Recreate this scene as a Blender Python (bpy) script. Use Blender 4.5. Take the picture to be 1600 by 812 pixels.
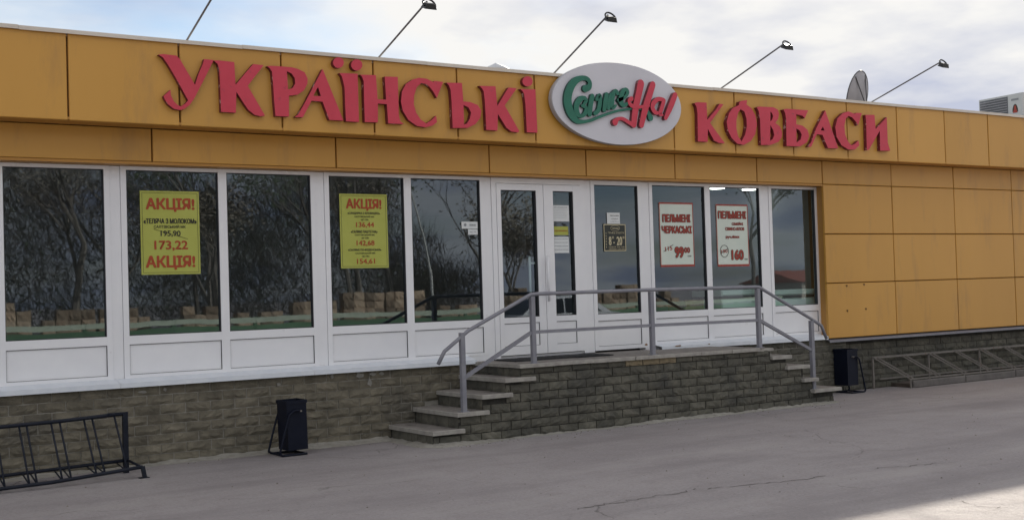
import bpy, bmesh, math, random
from mathutils import Vector, Matrix
from mathutils.geometry import tessellate_polygon
R = math.radians
random.seed(7)
scene = bpy.context.scene
for o in list(bpy.data.objects): bpy.data.objects.remove(o)
COL = scene.collection

# ------------------------------------------------------------------ camera, sky, sun, exposure
CAM = Vector((0.0, -12.0, 1.6)); FOC = 1899.12; YAW, PITCH, ROLL = R(33.5325), R(1.4576), R(-1.7623)
_f = Vector((math.sin(YAW)*math.cos(PITCH), math.cos(YAW)*math.cos(PITCH), math.sin(PITCH)))
_r = Vector((math.cos(YAW), -math.sin(YAW), 0)); _u = _r.cross(_f)
RX = _r*math.cos(ROLL) + _u*math.sin(ROLL); UY = -_r*math.sin(ROLL) + _u*math.cos(ROLL)
cam = bpy.data.cameras.new('camera'); camo = bpy.data.objects.new('camera', cam); COL.objects.link(camo)
cam.sensor_fit = 'HORIZONTAL'; cam.sensor_width = 36.0; cam.lens = 36.0*FOC/1600.0
cam.clip_start = 0.05; cam.clip_end = 3000
camo.matrix_world = Matrix(((RX.x, UY.x, -_f.x, CAM.x), (RX.y, UY.y, -_f.y, CAM.y), (RX.z, UY.z, -_f.z, CAM.z), (0, 0, 0, 1)))
scene.camera = camo
def at(px, py, y):                      # photo pixel -> (x, z) on the plane of depth y
    d = _ray(px, py); t = (y-CAM.y)/d.y; p = CAM + d*t; return (p.x, p.z)
def atz(px, py, z):                     # photo pixel -> point on the level z
    d = _ray(px, py); t = (z-CAM.z)/d.z; return CAM + d*t
def _ray(px, py): return _f + RX*((px-800)/FOC) - UY*((py-406)/FOC)

SUN_AZ, SUN_EL = R(50), R(23.9)         # sun stands behind the shop; azimuth from +Y towards +X
w = bpy.data.worlds.new('World'); scene.world = w; w.use_nodes = True
nt = w.node_tree; nt.nodes.clear()
def N(t, **k):
    n = nt.nodes.new(t)
    for a, b in k.items(): setattr(n, a, b)
    return n
def L(a, b): nt.links.new(a, b)
out = N('ShaderNodeOutputWorld'); bg = N('ShaderNodeBackground'); bg.inputs['Strength'].default_value = 0.06
sky = N('ShaderNodeTexSky', sky_type='NISHITA', sun_disc=False, sun_elevation=SUN_EL, sun_rotation=SUN_AZ, altitude=100, air_density=1.0, dust_density=0.35, ozone_density=2.0)
tc = N('ShaderNodeTexCoord'); sep = N('ShaderNodeSeparateXYZ'); L(tc.outputs['Generated'], sep.inputs[0])
def M(op, a, b):
    n = N('ShaderNodeMath', operation=op)
    for i, v in enumerate((a, b)):
        if v is None: continue
        if isinstance(v, (int, float)): n.inputs[i].default_value = v
        else: L(v, n.inputs[i])
    return n.outputs[0]
zc = M('ADD', M('MAXIMUM', sep.outputs[2], 0.0), 0.16)
cmb = N('ShaderNodeCombineXYZ'); L(M('DIVIDE', sep.outputs[0], zc), cmb.inputs[0]); L(M('DIVIDE', sep.outputs[1], zc), cmb.inputs[1])
mp = N('ShaderNodeMapping'); L(cmb.outputs[0], mp.inputs[0]); mp.inputs['Location'].default_value = (3.4, 9.2, 9.62)
n1 = N('ShaderNodeTexNoise'); n1.inputs['Scale'].default_value = 0.62; n1.inputs['Detail'].default_value = 9; n1.inputs['Roughness'].default_value = 0.52; n1.inputs['Distortion'].default_value = 0.35
L(mp.outputs[0], n1.inputs['Vector'])
ramp = N('ShaderNodeValToRGB'); ramp.color_ramp.elements[0].position = 0.33; ramp.color_ramp.elements[1].position = 0.50
L(n1.outputs['Fac'], ramp.inputs[0])
n2 = N('ShaderNodeTexNoise'); n2.inputs['Scale'].default_value = 1.5; n2.inputs['Detail'].default_value = 7; L(mp.outputs[0], n2.inputs['Vector'])
cr = N('ShaderNodeValToRGB'); cr.color_ramp.elements[0].position = 0.38; cr.color_ramp.elements[0].color = (4.6, 4.9, 6.0, 1)
cr.color_ramp.elements[1].position = 0.56; cr.color_ramp.elements[1].color = (7.9, 7.8, 7.6, 1); L(n2.outputs['Fac'], cr.inputs[0])
# ramp colours clamp nothing: values are sky radiance before the 0.06 strength
mx = N('ShaderNodeMix', data_type='RGBA'); L(ramp.outputs[0], mx.inputs['Factor']); L(sky.outputs[0], mx.inputs['A']); L(cr.outputs[0], mx.inputs['B'])
L(mx.outputs['Result'], bg.inputs['Color']); L(bg.outputs[0], out.inputs[0])
sl = bpy.data.lights.new('sun', 'SUN'); sl.energy = 4.4; sl.angle = R(0.8); sl.color = (1.0, 0.93, 0.80)
so = bpy.data.objects.new('sun', sl); COL.objects.link(so)
sdir = Vector((math.sin(SUN_AZ)*math.cos(SUN_EL), math.cos(SUN_AZ)*math.cos(SUN_EL), math.sin(SUN_EL)))
so.rotation_euler = (-sdir).to_track_quat('-Z', 'Y').to_euler(); so.location = (10, 30, 30)
vs = scene.view_settings; vs.view_transform = 'Standard'; vs.look = 'None'; vs.gamma = 1; vs.use_curve_mapping = False; vs.exposure = 1.0
try:
    scene.cycles.use_denoising = True; scene.cycles.max_bounces = 6; scene.cycles.diffuse_bounces = 3; scene.cycles.glossy_bounces = 3; scene.cycles.transparent_max_bounces = 12
except Exception: pass

# ------------------------------------------------------------------ materials
def srgb(r, g, b):
    f = lambda c: ((c/255.0+0.055)/1.055)**2.4 if c > 10 else c/255.0/12.92
    return (f(r), f(g), f(b), 1)
MATS = {}
def mat(name, c1, c2=None, scale=3.0, rough=0.6, bump=0.0, bscale=60.0, rnd=0.0, metal=0.0, detail=6, spec=0.5, dirt=None, stretch=(1, 1, 1), coat=0.0):
    m = bpy.data.materials.new(name); m.use_nodes = True; MATS[name] = m
    t = m.node_tree; p = t.nodes['Principled BSDF']
    p.inputs['Roughness'].default_value = rough; p.inputs['Metallic'].default_value = metal; p.inputs['Specular IOR Level'].default_value = spec
    p.inputs['Coat Weight'].default_value = coat
    c2 = c2 or c1
    tcn = t.nodes.new('ShaderNodeNewGeometry'); mpn = t.nodes.new('ShaderNodeMapping'); mpn.inputs['Scale'].default_value = stretch
    t.links.new(tcn.outputs['Position'], mpn.inputs[0])
    no = t.nodes.new('ShaderNodeTexNoise'); no.inputs['Scale'].default_value = scale; no.inputs['Detail'].default_value = detail; no.inputs['Roughness'].default_value = 0.6
    t.links.new(mpn.outputs[0], no.inputs['Vector'])
    rp = t.nodes.new('ShaderNodeValToRGB'); rp.color_ramp.elements[0].position = 0.32; rp.color_ramp.elements[1].position = 0.68
    rp.color_ramp.elements[0].color = c1; rp.color_ramp.elements[1].color = c2
    t.links.new(no.outputs['Fac'], rp.inputs[0]); col = rp.outputs[0]
    if dirt:                                                   # spots of another colour: (colour, scale, low, high)
        dn = t.nodes.new('ShaderNodeTexNoise'); dn.inputs['Scale'].default_value = dirt[1]; dn.inputs['Detail'].default_value = 8; dn.inputs['Roughness'].default_value = 0.65
        t.links.new(mpn.outputs[0], dn.inputs['Vector'])
        dr = t.nodes.new('ShaderNodeMapRange'); dr.inputs[1].default_value = dirt[2]; dr.inputs[2].default_value = dirt[3]
        t.links.new(dn.outputs['Fac'], dr.inputs[0])
        mm = t.nodes.new('ShaderNodeMix'); mm.data_type = 'RGBA'; t.links.new(dr.outputs[0], mm.inputs['Factor']); t.links.new(col, mm.inputs['A']); mm.inputs['B'].default_value = dirt[0]
        col = mm.outputs['Result']
    if rnd:
        oi = t.nodes.new('ShaderNodeObjectInfo'); mr = t.nodes.new('ShaderNodeMapRange'); mr.inputs[3].default_value = 1-rnd; mr.inputs[4].default_value = 1+rnd
        t.links.new(oi.outputs['Random'], mr.inputs[0])
        vm = t.nodes.new('ShaderNodeVectorMath'); vm.operation = 'SCALE'; t.links.new(col, vm.inputs[0]); t.links.new(mr.outputs[0], vm.inputs['Scale']); col = vm.outputs[0]
    t.links.new(col, p.inputs['Base Color'])
    if bump:
        bn = t.nodes.new('ShaderNodeTexNoise'); bn.inputs['Scale'].default_value = bscale; bn.inputs['Detail'].default_value = 8
        t.links.new(tcn.outputs['Position'], bn.inputs['Vector'])
        bp = t.nodes.new('ShaderNodeBump'); bp.inputs['Strength'].default_value = bump; bp.inputs['Distance'].default_value = 0.01
        t.links.new(bn.outputs['Fac'], bp.inputs['Height']); t.links.new(bp.outputs[0], p.inputs['Normal'])
    return m
def lin(r, g, b): return (r, g, b, 1)

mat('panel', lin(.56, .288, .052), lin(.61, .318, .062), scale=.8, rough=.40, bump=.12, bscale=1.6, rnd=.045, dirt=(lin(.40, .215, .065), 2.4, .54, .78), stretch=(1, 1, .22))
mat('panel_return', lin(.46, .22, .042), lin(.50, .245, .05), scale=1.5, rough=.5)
mat('joint', lin(.10, .045, .012), lin(.16, .07, .02), scale=4, rough=.8)
mat('coping', lin(.62, .55, .47), lin(.7, .64, .56), scale=2, rough=.45)
mat('white_frame', lin(.82, .82, .85), lin(.87, .87, .89), scale=2.5, rough=.32, rnd=.015, dirt=(lin(.55, .54, .54), 5, .66, .85))
mat('white_sill', lin(.66, .70, .76), lin(.76, .79, .83), scale=6, rough=.4, dirt=(lin(.36, .33, .30), 26, .68, .74))
mat('gasket', lin(.045, .045, .05), rough=.6)
mat('brick', lin(.108, .096, .071), lin(.20, .177, .131), scale=7, rough=.92, bump=.5, bscale=42, rnd=.15, dirt=(lin(.075, .07, .06), 1.3, .52, .74))
mat('brick_grey', lin(.072, .069, .056), lin(.138, .129, .102), scale=7, rough=.92, bump=.5, bscale=42, rnd=.16, dirt=(lin(.05, .05, .046), 1.6, .50, .74))
mat('brick_fresh', lin(.30, .24, .15), lin(.22, .18, .12), scale=18, rough=.9, bump=.7, bscale=50)
mat('mortar', lin(.24, .225, .195), lin(.36, .34, .30), scale=14, rough=.95, bump=.4, bscale=90)
mat('mortar_dark', lin(.022, .021, .018), lin(.05, .047, .04), scale=14, rough=.95, bump=.4, bscale=90)
mat('crack', lin(.09, .08, .075), lin(.17, .15, .14), scale=30, rough=1)
mat('slab', lin(.19, .172, .158), lin(.28, .255, .232), scale=5, rough=.85, bump=.25, bscale=110, dirt=(lin(.11, .10, .092), 9, .54, .70), rnd=.06)
mat('slab_edge', lin(.40, .38, .34), lin(.28, .26, .24), scale=12, rough=.85, bump=.3, bscale=90)
mat('rail', lin(.20, .20, .235), lin(.25, .25, .28), scale=8, rough=.45, dirt=(lin(.15, .10, .07), 30, .68, .76))
mat('red_face', lin(.57, .038, .070), lin(.62, .048, .084), scale=4, rough=.5, dirt=(lin(.38, .045, .07), 14, .6, .72))
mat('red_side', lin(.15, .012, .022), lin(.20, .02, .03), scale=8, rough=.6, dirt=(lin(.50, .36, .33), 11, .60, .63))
mat('green_face', lin(.010, .135, .085), lin(.016, .17, .11), scale=9, rough=.4)
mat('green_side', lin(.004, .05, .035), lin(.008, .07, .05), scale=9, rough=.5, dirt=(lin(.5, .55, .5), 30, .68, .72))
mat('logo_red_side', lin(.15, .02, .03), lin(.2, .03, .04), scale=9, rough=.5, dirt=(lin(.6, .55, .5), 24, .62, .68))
mat('oval_white', lin(.60, .59, .64), lin(.66, .65, .70), scale=1.5, rough=.4, dirt=(lin(.4, .38, .38), 22, .74, .8))
mat('oval_side', lin(.34, .34, .36), lin(.42, .42, .44), scale=6, rough=.45)
mat('black_paint', lin(.004, .006, .016), lin(.007, .010, .022), scale=6, rough=.5, spec=.2, bump=.1, bscale=80, dirt=(lin(.07, .05, .04), 18, .70, .8))
mat('rack_dark', lin(.006, .009, .018), lin(.012, .015, .026), scale=9, rough=.5, spec=.25, dirt=(lin(.10, .06, .04), 22, .66, .76))
mat('rack_grey', lin(.15, .135, .12), lin(.21, .19, .172), scale=9, rough=.6, dirt=(lin(.16, .07, .03), 16, .60, .72))
mat('kerb', lin(.11, .10, .095), lin(.17, .155, .145), scale=6, rough=.9, bump=.4, bscale=70, rnd=.08)
mat('soil', lin(.07, .055, .045), lin(.14, .11, .09), scale=8, rough=1, bump=.8, bscale=40)
mat('paper_yellow', lin(.43, .45, .085), lin(.48, .50, .11), scale=3, rough=.7)
mat('paper_mint', lin(.66, .74, .66), lin(.72, .78, .70), scale=3, rough=.6)
mat('paper_white', lin(.72, .75, .76), lin(.78, .80, .80), scale=5, rough=.7)
mat('ink_red', lin(.36, .055, .015), lin(.44, .07, .02), scale=20, rough=.6)
mat('ink_black', lin(.035, .03, .02), rough=.6)
mat('ink_brick', lin(.34, .045, .03), lin(.40, .06, .04), scale=20, rough=.6)
mat('ink_grey', lin(.26, .28, .30), rough=.6)
mat('ink_cream', lin(.62, .55, .36), rough=.6)
mat('board_black', lin(.018, .022, .018), rough=.35)
mat('rubber', lin(.02, .02, .022), lin(.035, .035, .037), scale=20, rough=.9)
mat('metal_light', lin(.55, .56, .58), lin(.62, .63, .65), scale=5, rough=.4, metal=.3)
mat('dish_grey', lin(.33, .33, .36), lin(.40, .40, .43), scale=5, rough=.55)
mat('dark_metal', lin(.05, .05, .055), lin(.08, .08, .085), scale=5, rough=.5)
mat('pipe_grey', lin(.13, .13, .14), lin(.18, .18, .19), scale=5, rough=.5)
mat('lamp_black', lin(.015, .016, .018), rough=.4)
mat('lamp_glass', lin(.75, .76, .78), rough=.15)
mat('ac_white', lin(.52, .55, .56), lin(.60, .62, .62), scale=5, rough=.5)
mat('ac_grille', lin(.12, .135, .15), lin(.17, .18, .2), scale=5, rough=.6)
mat('roof', lin(.12, .12, .12), lin(.18, .18, .17), scale=2, rough=.95)
mat('room', lin(.22, .24, .25), lin(.27, .28, .29), scale=1, rough=.8)
mat('room_floor', lin(.14, .12, .10), lin(.2, .17, .15), scale=2, rough=.5)
mat('freezer', lin(.74, .82, .78), lin(.78, .85, .81), scale=2, rough=.35)
mat('carton', lin(.24, .13, .07), lin(.30, .17, .09), scale=4, rough=.85)
mat('bark', lin(.11, .095, .08), lin(.21, .185, .16), scale=6, rough=.95, bump=.5, bscale=30)
mat('birch', lin(.62, .62, .58), lin(.5, .49, .45), scale=6, rough=.8, dirt=(lin(.05, .05, .05), 9, .66, .72))
mat('leaf', lin(.085, .125, .05), lin(.14, .18, .08), scale=1.2, rough=.75)
mat('leaf_dry', lin(.15, .125, .095), lin(.24, .21, .16), scale=1.2, rough=.8)
mat('stone', lin(.26, .18, .12), lin(.36, .28, .20), scale=4, rough=.9, rnd=.5, bump=.4, bscale=25)
mat('wood', lin(.22, .15, .09), lin(.3, .21, .13), scale=4, rough=.9)
mat('fence_pale', lin(.42, .48, .36), lin(.5, .55, .44), scale=4, rough=.8)
mat('fence_green', lin(.07, .16, .08), lin(.12, .22, .12), scale=4, rough=.7, rnd=.15)
mat('car_white', lin(.68, .68, .68), rough=.25, coat=.6)
mat('car_dark', lin(.02, .025, .045), rough=.25, coat=.6)
mat('car_glass', lin(.02, .022, .025), rough=.05)
mat('tyre', lin(.02, .02, .02), rough=.9)
mat('house_wall', lin(.45, .40, .33), lin(.5, .45, .38), scale=3, rough=.9)
mat('house_roof', lin(.26, .06, .04), lin(.34, .09, .06), scale=4, rough=.85)
mat('plaster', lin(.30, .29, .26), lin(.2, .19, .17), scale=20, rough=.95, bump=.5, bscale=60)
mat('rust', lin(.20, .10, .045), lin(.32, .20, .10), scale=30, rough=.9)
mat('litter', lin(.10, .085, .07), lin(.24, .21, .17), scale=30, rough=.95, rnd=.3)

def emit(name, c, s):
    m = bpy.data.materials.new(name); m.use_nodes = True; MATS[name] = m; p = m.node_tree.nodes['Principled BSDF']
    p.inputs['Emission Color'].default_value = c; p.inputs['Emission Strength'].default_value = s
emit('lamp_on', (1, .96, .88, 1), 5)
# window glass: tinted, reflecting like a coated double pane
m = bpy.data.materials.new('glass'); m.use_nodes = True; MATS['glass'] = m; t = m.node_tree; t.nodes.clear()
o_ = t.nodes.new('ShaderNodeOutputMaterial'); mxs = t.nodes.new('ShaderNodeMixShader'); tr = t.nodes.new('ShaderNodeBsdfTransparent'); gl = t.nodes.new('ShaderNodeBsdfGlossy'); gi = t.nodes.new('ShaderNodeNewGeometry')
dt = t.nodes.new('ShaderNodeVectorMath'); dt.operation = 'DOT_PRODUCT'; t.links.new(gi.outputs['Incoming'], dt.inputs[0]); t.links.new(gi.outputs['Normal'], dt.inputs[1])
def gm(op, x, y=None):
    n = t.nodes.new('ShaderNodeMath'); n.operation = op
    for i, v in enumerate((x, y)):
        if v is None: continue
        if isinstance(v, float): n.inputs[i].default_value = v
        else: t.links.new(v, n.inputs[i])
    return n.outputs[0]
F0 = .125                               # Schlick reflectance, the same from both faces of the pane
fres = gm('ADD', F0, gm('MULTIPLY', 1-F0, gm('POWER', gm('SUBTRACT', 1.0, gm('ABSOLUTE', dt.outputs['Value'])), 5.0)))
tr.inputs['Color'].default_value = (.68, .78, .76, 1); gl.inputs['Roughness'].default_value = 0.012; gl.inputs['Color'].default_value = (.76, .87, 1, 1)  # blue put into the reflection colour stands in for bluer sky opposite the shop
gn = t.nodes.new('ShaderNodeNewGeometry'); nn = t.nodes.new('ShaderNodeTexNoise'); nn.inputs['Scale'].default_value = 1.7; nn.inputs['Detail'].default_value = 1.5
bb = t.nodes.new('ShaderNodeBump'); bb.inputs['Strength'].default_value = 0.05; bb.inputs['Distance'].default_value = 0.012
t.links.new(gn.outputs['Position'], nn.inputs['Vector']); t.links.new(nn.outputs['Fac'], bb.inputs['Height']); t.links.new(bb.outputs[0], gl.inputs['Normal'])
t.links.new(fres, mxs.inputs[0]); t.links.new(tr.outputs[0], mxs.inputs[1]); t.links.new(gl.outputs[0], mxs.inputs[2]); t.links.new(mxs.outputs[0], o_.inputs[0])

# worn asphalt forecourt: aggregate, dusty patches, repair tones and cracks
m = bpy.data.materials.new('asphalt'); m.use_nodes = True; MATS['asphalt'] = m; t = m.node_tree; p = t.nodes['Principled BSDF']; p.inputs['Roughness'].default_value = .9
gn = t.nodes.new('ShaderNodeNewGeometry')
def tn(kind, sc, **k):
    n = t.nodes.new(kind); n.inputs['Scale'].default_value = sc
    for a, b in k.items(): n.inputs[a].default_value = b
    t.links.new(gn.outputs['Position'], n.inputs['Vector']); return n
def tmix(f, a, b, blend='MIX'):
    n = t.nodes.new('ShaderNodeMix'); n.data_type = 'RGBA'; n.blend_type = blend
    for s, v in (('Factor', f), ('A', a), ('B', b)):
        if isinstance(v, (float, int, tuple)): n.inputs[s].default_value = v
        else: t.links.new(v, n.inputs[s])
    return n.outputs['Result']
def trange(v, a, b, c=0.0, d=1.0):
    n = t.nodes.new('ShaderNodeMapRange'); n.inputs[1].default_value = a; n.inputs[2].default_value = b; n.inputs[3].default_value = c; n.inputs[4].default_value = d; t.links.new(v, n.inputs[0]); return n.outputs[0]
big = tn('ShaderNodeTexNoise', .45, Detail=6, Roughness=.6); mid = tn('ShaderNodeTexNoise', 3.5, Detail=8, Roughness=.65); fine = tn('ShaderNodeTexNoise', 85, Detail=4, Roughness=.7)
vor = tn('ShaderNodeTexVoronoi', 150)
col = tmix(trange(big.outputs['Fac'], .35, .65), lin(.285, .258, .260), lin(.345, .315, .313))
col = tmix(trange(mid.outputs['Fac'], .5, .72, 0, .55), col, lin(.25, .222, .218))
col = tmix(trange(fine.outputs['Fac'], .32, .68, 0, .35), lin(.15, .14, .14), col) if False else tmix(trange(fine.outputs['Fac'], .60, .72, 0, .45), col, lin(.13, .12, .12))
gr = tn('ShaderNodeTexNoise', 34, Detail=3, Roughness=.75)
col = tmix(trange(gr.outputs['Fac'], .52, .66, 0, .36), col, lin(.19, .168, .163)); col = tmix(trange(gr.outputs['Fac'], .46, .34, 0, .34), col, lin(.45, .41, .395))
sm = t.nodes.new('ShaderNodeMapping'); sm.inputs['Scale'].default_value = (.22, 1.1, 1); t.links.new(gn.outputs['Position'], sm.inputs[0])
sn = t.nodes.new('ShaderNodeTexNoise'); sn.inputs['Scale'].default_value = 1.3; sn.inputs['Detail'].default_value = 7; sn.inputs['Roughness'].default_value = .6; t.links.new(sm.outputs[0], sn.inputs['Vector'])
col = tmix(trange(sn.outputs['Fac'], .50, .66, 0, .55), col, lin(.215, .192, .194)); col = tmix(trange(sn.outputs['Fac'], .44, .32, 0, .40), col, lin(.40, .37, .355))
pit = tn('ShaderNodeTexVoronoi', 5.5, Randomness=1.0); col = tmix(trange(pit.outputs['Distance'], .035, .06, .75, 0), col, lin(.09, .08, .08))
col = tmix(trange(vor.outputs['Distance'], .0, .25, .35, 0), col, lin(.40, .38, .36))
# cracks: thin edges of a warped cell pattern, kept only here and there
wv = t.nodes.new('ShaderNodeTexNoise'); wv.inputs['Scale'].default_value = 1.2; wv.inputs['Detail'].default_value = 6; t.links.new(gn.outputs['Position'], wv.inputs['Vector'])
va = t.nodes.new('ShaderNodeVectorMath'); va.operation = 'MULTIPLY_ADD'; t.links.new(wv.outputs['Color'], va.inputs[0]); va.inputs[1].default_value = (.9, .9, 0); t.links.new(gn.outputs['Position'], va.inputs[2])
ce = t.nodes.new('ShaderNodeTexVoronoi'); ce.feature = 'DISTANCE_TO_EDGE'; ce.inputs['Scale'].default_value = .27; t.links.new(va.outputs[0], ce.inputs['Vector'])
ck = t.nodes.new('ShaderNodeMath'); ck.operation = 'MULTIPLY'; t.links.new(trange(ce.outputs['Distance'], .0, .003, .55, 0), ck.inputs[0]); t.links.new(trange(tn('ShaderNodeTexNoise', .6, Detail=3).outputs['Fac'], .50, .60), ck.inputs[1])
col = tmix(ck.outputs[0], col, lin(.055, .05, .045))
t.links.new(col, p.inputs['Base Color'])
hm = t.nodes.new('ShaderNodeMath'); hm.operation = 'ADD'; t.links.new(fine.outputs['Fac'], hm.inputs[0]); t.links.new(trange(mid.outputs['Fac'], .3, .7, 0, 1.5), hm.inputs[1])
hs = t.nodes.new('ShaderNodeMath'); hs.operation = 'SUBTRACT'; t.links.new(hm.outputs[0], hs.inputs[0]); t.links.new(ck.outputs[0], hs.inputs[1])
bp = t.nodes.new('ShaderNodeBump'); bp.inputs['Strength'].default_value = .8; bp.inputs['Distance'].default_value = .012; t.links.new(hs.outputs[0], bp.inputs['Height']); t.links.new(bp.outputs[0], p.inputs['Normal'])

# ------------------------------------------------------------------ helpers
def link_mesh(name, me, parent=None, loc=None):
    o = bpy.data.objects.new(name, me); COL.objects.link(o)
    if parent is not None: o.parent = parent
    if loc is not None: o.location = loc
    return o
def mesh(name, verts, faces, m, parent=None, mi=None, smooth=False, keep=False):
    me = bpy.data.meshes.new(name); me.from_pydata([tuple(v) for v in verts], [], faces)
    for k in (m if isinstance(m, (list, tuple)) else [m]): me.materials.append(MATS[k])
    if mi: me.polygons.foreach_set('material_index', mi)
    if smooth: me.polygons.foreach_set('use_smooth', [True]*len(me.polygons))
    if not keep and m != 'glass': bm = bmesh.new(); bm.from_mesh(me); bmesh.ops.recalc_face_normals(bm, faces=bm.faces); bm.to_mesh(me); bm.free()
    return link_mesh(name, me, parent)
class MB:
    def __init__(s): s.v = []; s.f = []; s.m = []
    def add(s, vs, fs, mi=0):
        k = len(s.v); s.v += [tuple(v) for v in vs]; s.f += [tuple(i+k for i in f) for f in fs]; s.m += [mi]*len(fs)
    def box(s, x0, x1, y0, y1, z0, z1, mi=0, mtx=None):
        vs = [Vector((x, y, z)) for z in (z0, z1) for y in (y0, y1) for x in (x0, x1)]
        if mtx: vs = [mtx @ v for v in vs]
        s.add(vs, [(0, 2, 3, 1), (4, 5, 7, 6), (0, 1, 5, 4), (2, 6, 7, 3), (0, 4, 6, 2), (1, 3, 7, 5)], mi)
    def cbox(s, x0, x1, y0, y1, z0, z1, c=.006, mi=0):      # box whose street face (y0) is chamfered
        vs = [(x0, y1, z0), (x1, y1, z0), (x1, y1, z1), (x0, y1, z1), (x0, y0+c, z0), (x1, y0+c, z0), (x1, y0+c, z1), (x0, y0+c, z1), (x0+c, y0, z0+c), (x1-c, y0, z0+c), (x1-c, y0, z1-c), (x0+c, y0, z1-c)]
        fs = [(3, 2, 1, 0), (8, 9, 10, 11)]
        for a, b in ((0, 4), (4, 8)):
            for i in range(4): j = (i+1) % 4; fs.append((a+i, a+j, b+j, b+i))
        s.add(vs, fs, mi)
    def tube(s, pts, r, n=8, mi=0, rot=0.0, cap=True):
        pts = [Vector(p) for p in pts]; rs = r if isinstance(r, (list, tuple)) else [r]*len(pts)
        rings = []; up = None
        for i, p in enumerate(pts):
            d = (pts[min(i+1, len(pts)-1)]-pts[max(i-1, 0)]).normalized()
            if up is None:
                up = Vector((0, 0, 1)) if abs(d.z) < .9 else Vector((0, 1, 0))
            a = (up - d*up.dot(d)).normalized(); up = a; b = d.cross(a)
            rings.append([p + (a*math.cos(rot+2*math.pi*k/n) + b*math.sin(rot+2*math.pi*k/n))*rs[i] for k in range(n)])
        vs = [v for rg in rings for v in rg]; fs = []
        for i in range(len(pts)-1):
            for k in range(n): l = (k+1) % n; fs.append((i*n+k, i*n+l, (i+1)*n+l, (i+1)*n+k))
        if cap: fs.append(tuple(range(n))[::-1]); fs.append(tuple((len(pts)-1)*n+k for k in range(n)))
        s.add(vs, fs, mi)
    def sq(s, a, b, w, mi=0): s.tube([a, b], w*.7071, 4, mi, math.pi/4)
    def prism(s, loops, y0, y1, mf=0, ms=1):                # outline in (x, z), first loop outer, then holes; front at y0
        pl = [[Vector((x, z, 0)) for x, z in lp] for lp in loops]; flat = [p for lp in loops for p in lp]; n = len(flat)
        tri = tessellate_polygon(pl)
        s.add([(x, y0, z) for x, z in flat] + [(x, y1, z) for x, z in flat], [], 0); k = len(s.v)-2*n
        for a, b, c in tri: s.f.append((k+a, k+b, k+c)); s.m.append(mf)
        o = 0
        for lp in loops:
            for i in range(len(lp)):
                j = (i+1) % len(lp); s.f.append((k+o+i, k+o+j, k+n+o+j, k+n+o+i)); s.m.append(ms)
            o += len(lp)
    def done(s, name, m, parent=None, smooth=False): return mesh(name, s.v, s.f, m, parent, s.m, smooth)
def box(name, x0, x1, y0, y1, z0, z1, m, parent=None):
    b = MB(); b.box(x0, x1, y0, y1, z0, z1); return b.done(name, m, parent)
def cbox(name, x0, x1, y0, y1, z0, z1, m, parent=None, c=.006):
    b = MB(); b.cbox(x0, x1, y0, y1, z0, z1, c); return b.done(name, m, parent)
def tag(o, label, cat, group=None):
    o['label'] = label; o['category'] = cat
    if group: o['group'] = group
    return o
def thing(name, label, cat, loc=(0, 0, 0), group=None):
    o = bpy.data.objects.new(name, None); COL.objects.link(o); o.location = loc; o.empty_display_size = .2
    o.hide_render = False
    return tag(o, label, cat, group)
def struct(o): o['kind'] = 'structure'; return o
def inv(o): # parts built in world coordinates under a moved root
    pass
def copy_tree(o, parent=None):
    c = o.copy(); COL.objects.link(c); c.parent = parent
    for ch in list(o.children): copy_tree(ch, c)
    return c
def catmull(pts, n=5):
    out = []; P = [pts[0]] + list(pts) + [pts[-1]]
    for i in range(1, len(P)-2):
        a, b, c, d = P[i-1], P[i], P[i+1], P[i+2]
        for k in range(n):
            t = k/n; out.append(tuple(.5*(2*b[j] + (c[j]-a[j])*t + (2*a[j]-5*b[j]+4*c[j]-d[j])*t*t + (3*b[j]-a[j]-3*c[j]+d[j])*t**3) for j in range(len(b))))
    out.append(tuple(pts[-1])); return out
FONT_CACHE = {}
def text_mesh(s):
    if s in FONT_CACHE: return FONT_CACHE[s]
    cu = bpy.data.curves.new('t', 'FONT'); cu.body = s; cu.size = 1; cu.resolution_u = 3
    ob = bpy.data.objects.new('t', cu); COL.objects.link(ob); dg = bpy.context.evaluated_depsgraph_get()
    me = ob.evaluated_get(dg).to_mesh(); vs = [tuple(v.co) for v in me.vertices]; fs = [tuple(p.vertices) for p in me.polygons]
    bpy.data.objects.remove(ob); bpy.data.curves.remove(cu); FONT_CACHE[s] = (vs, fs); return vs, fs
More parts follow.
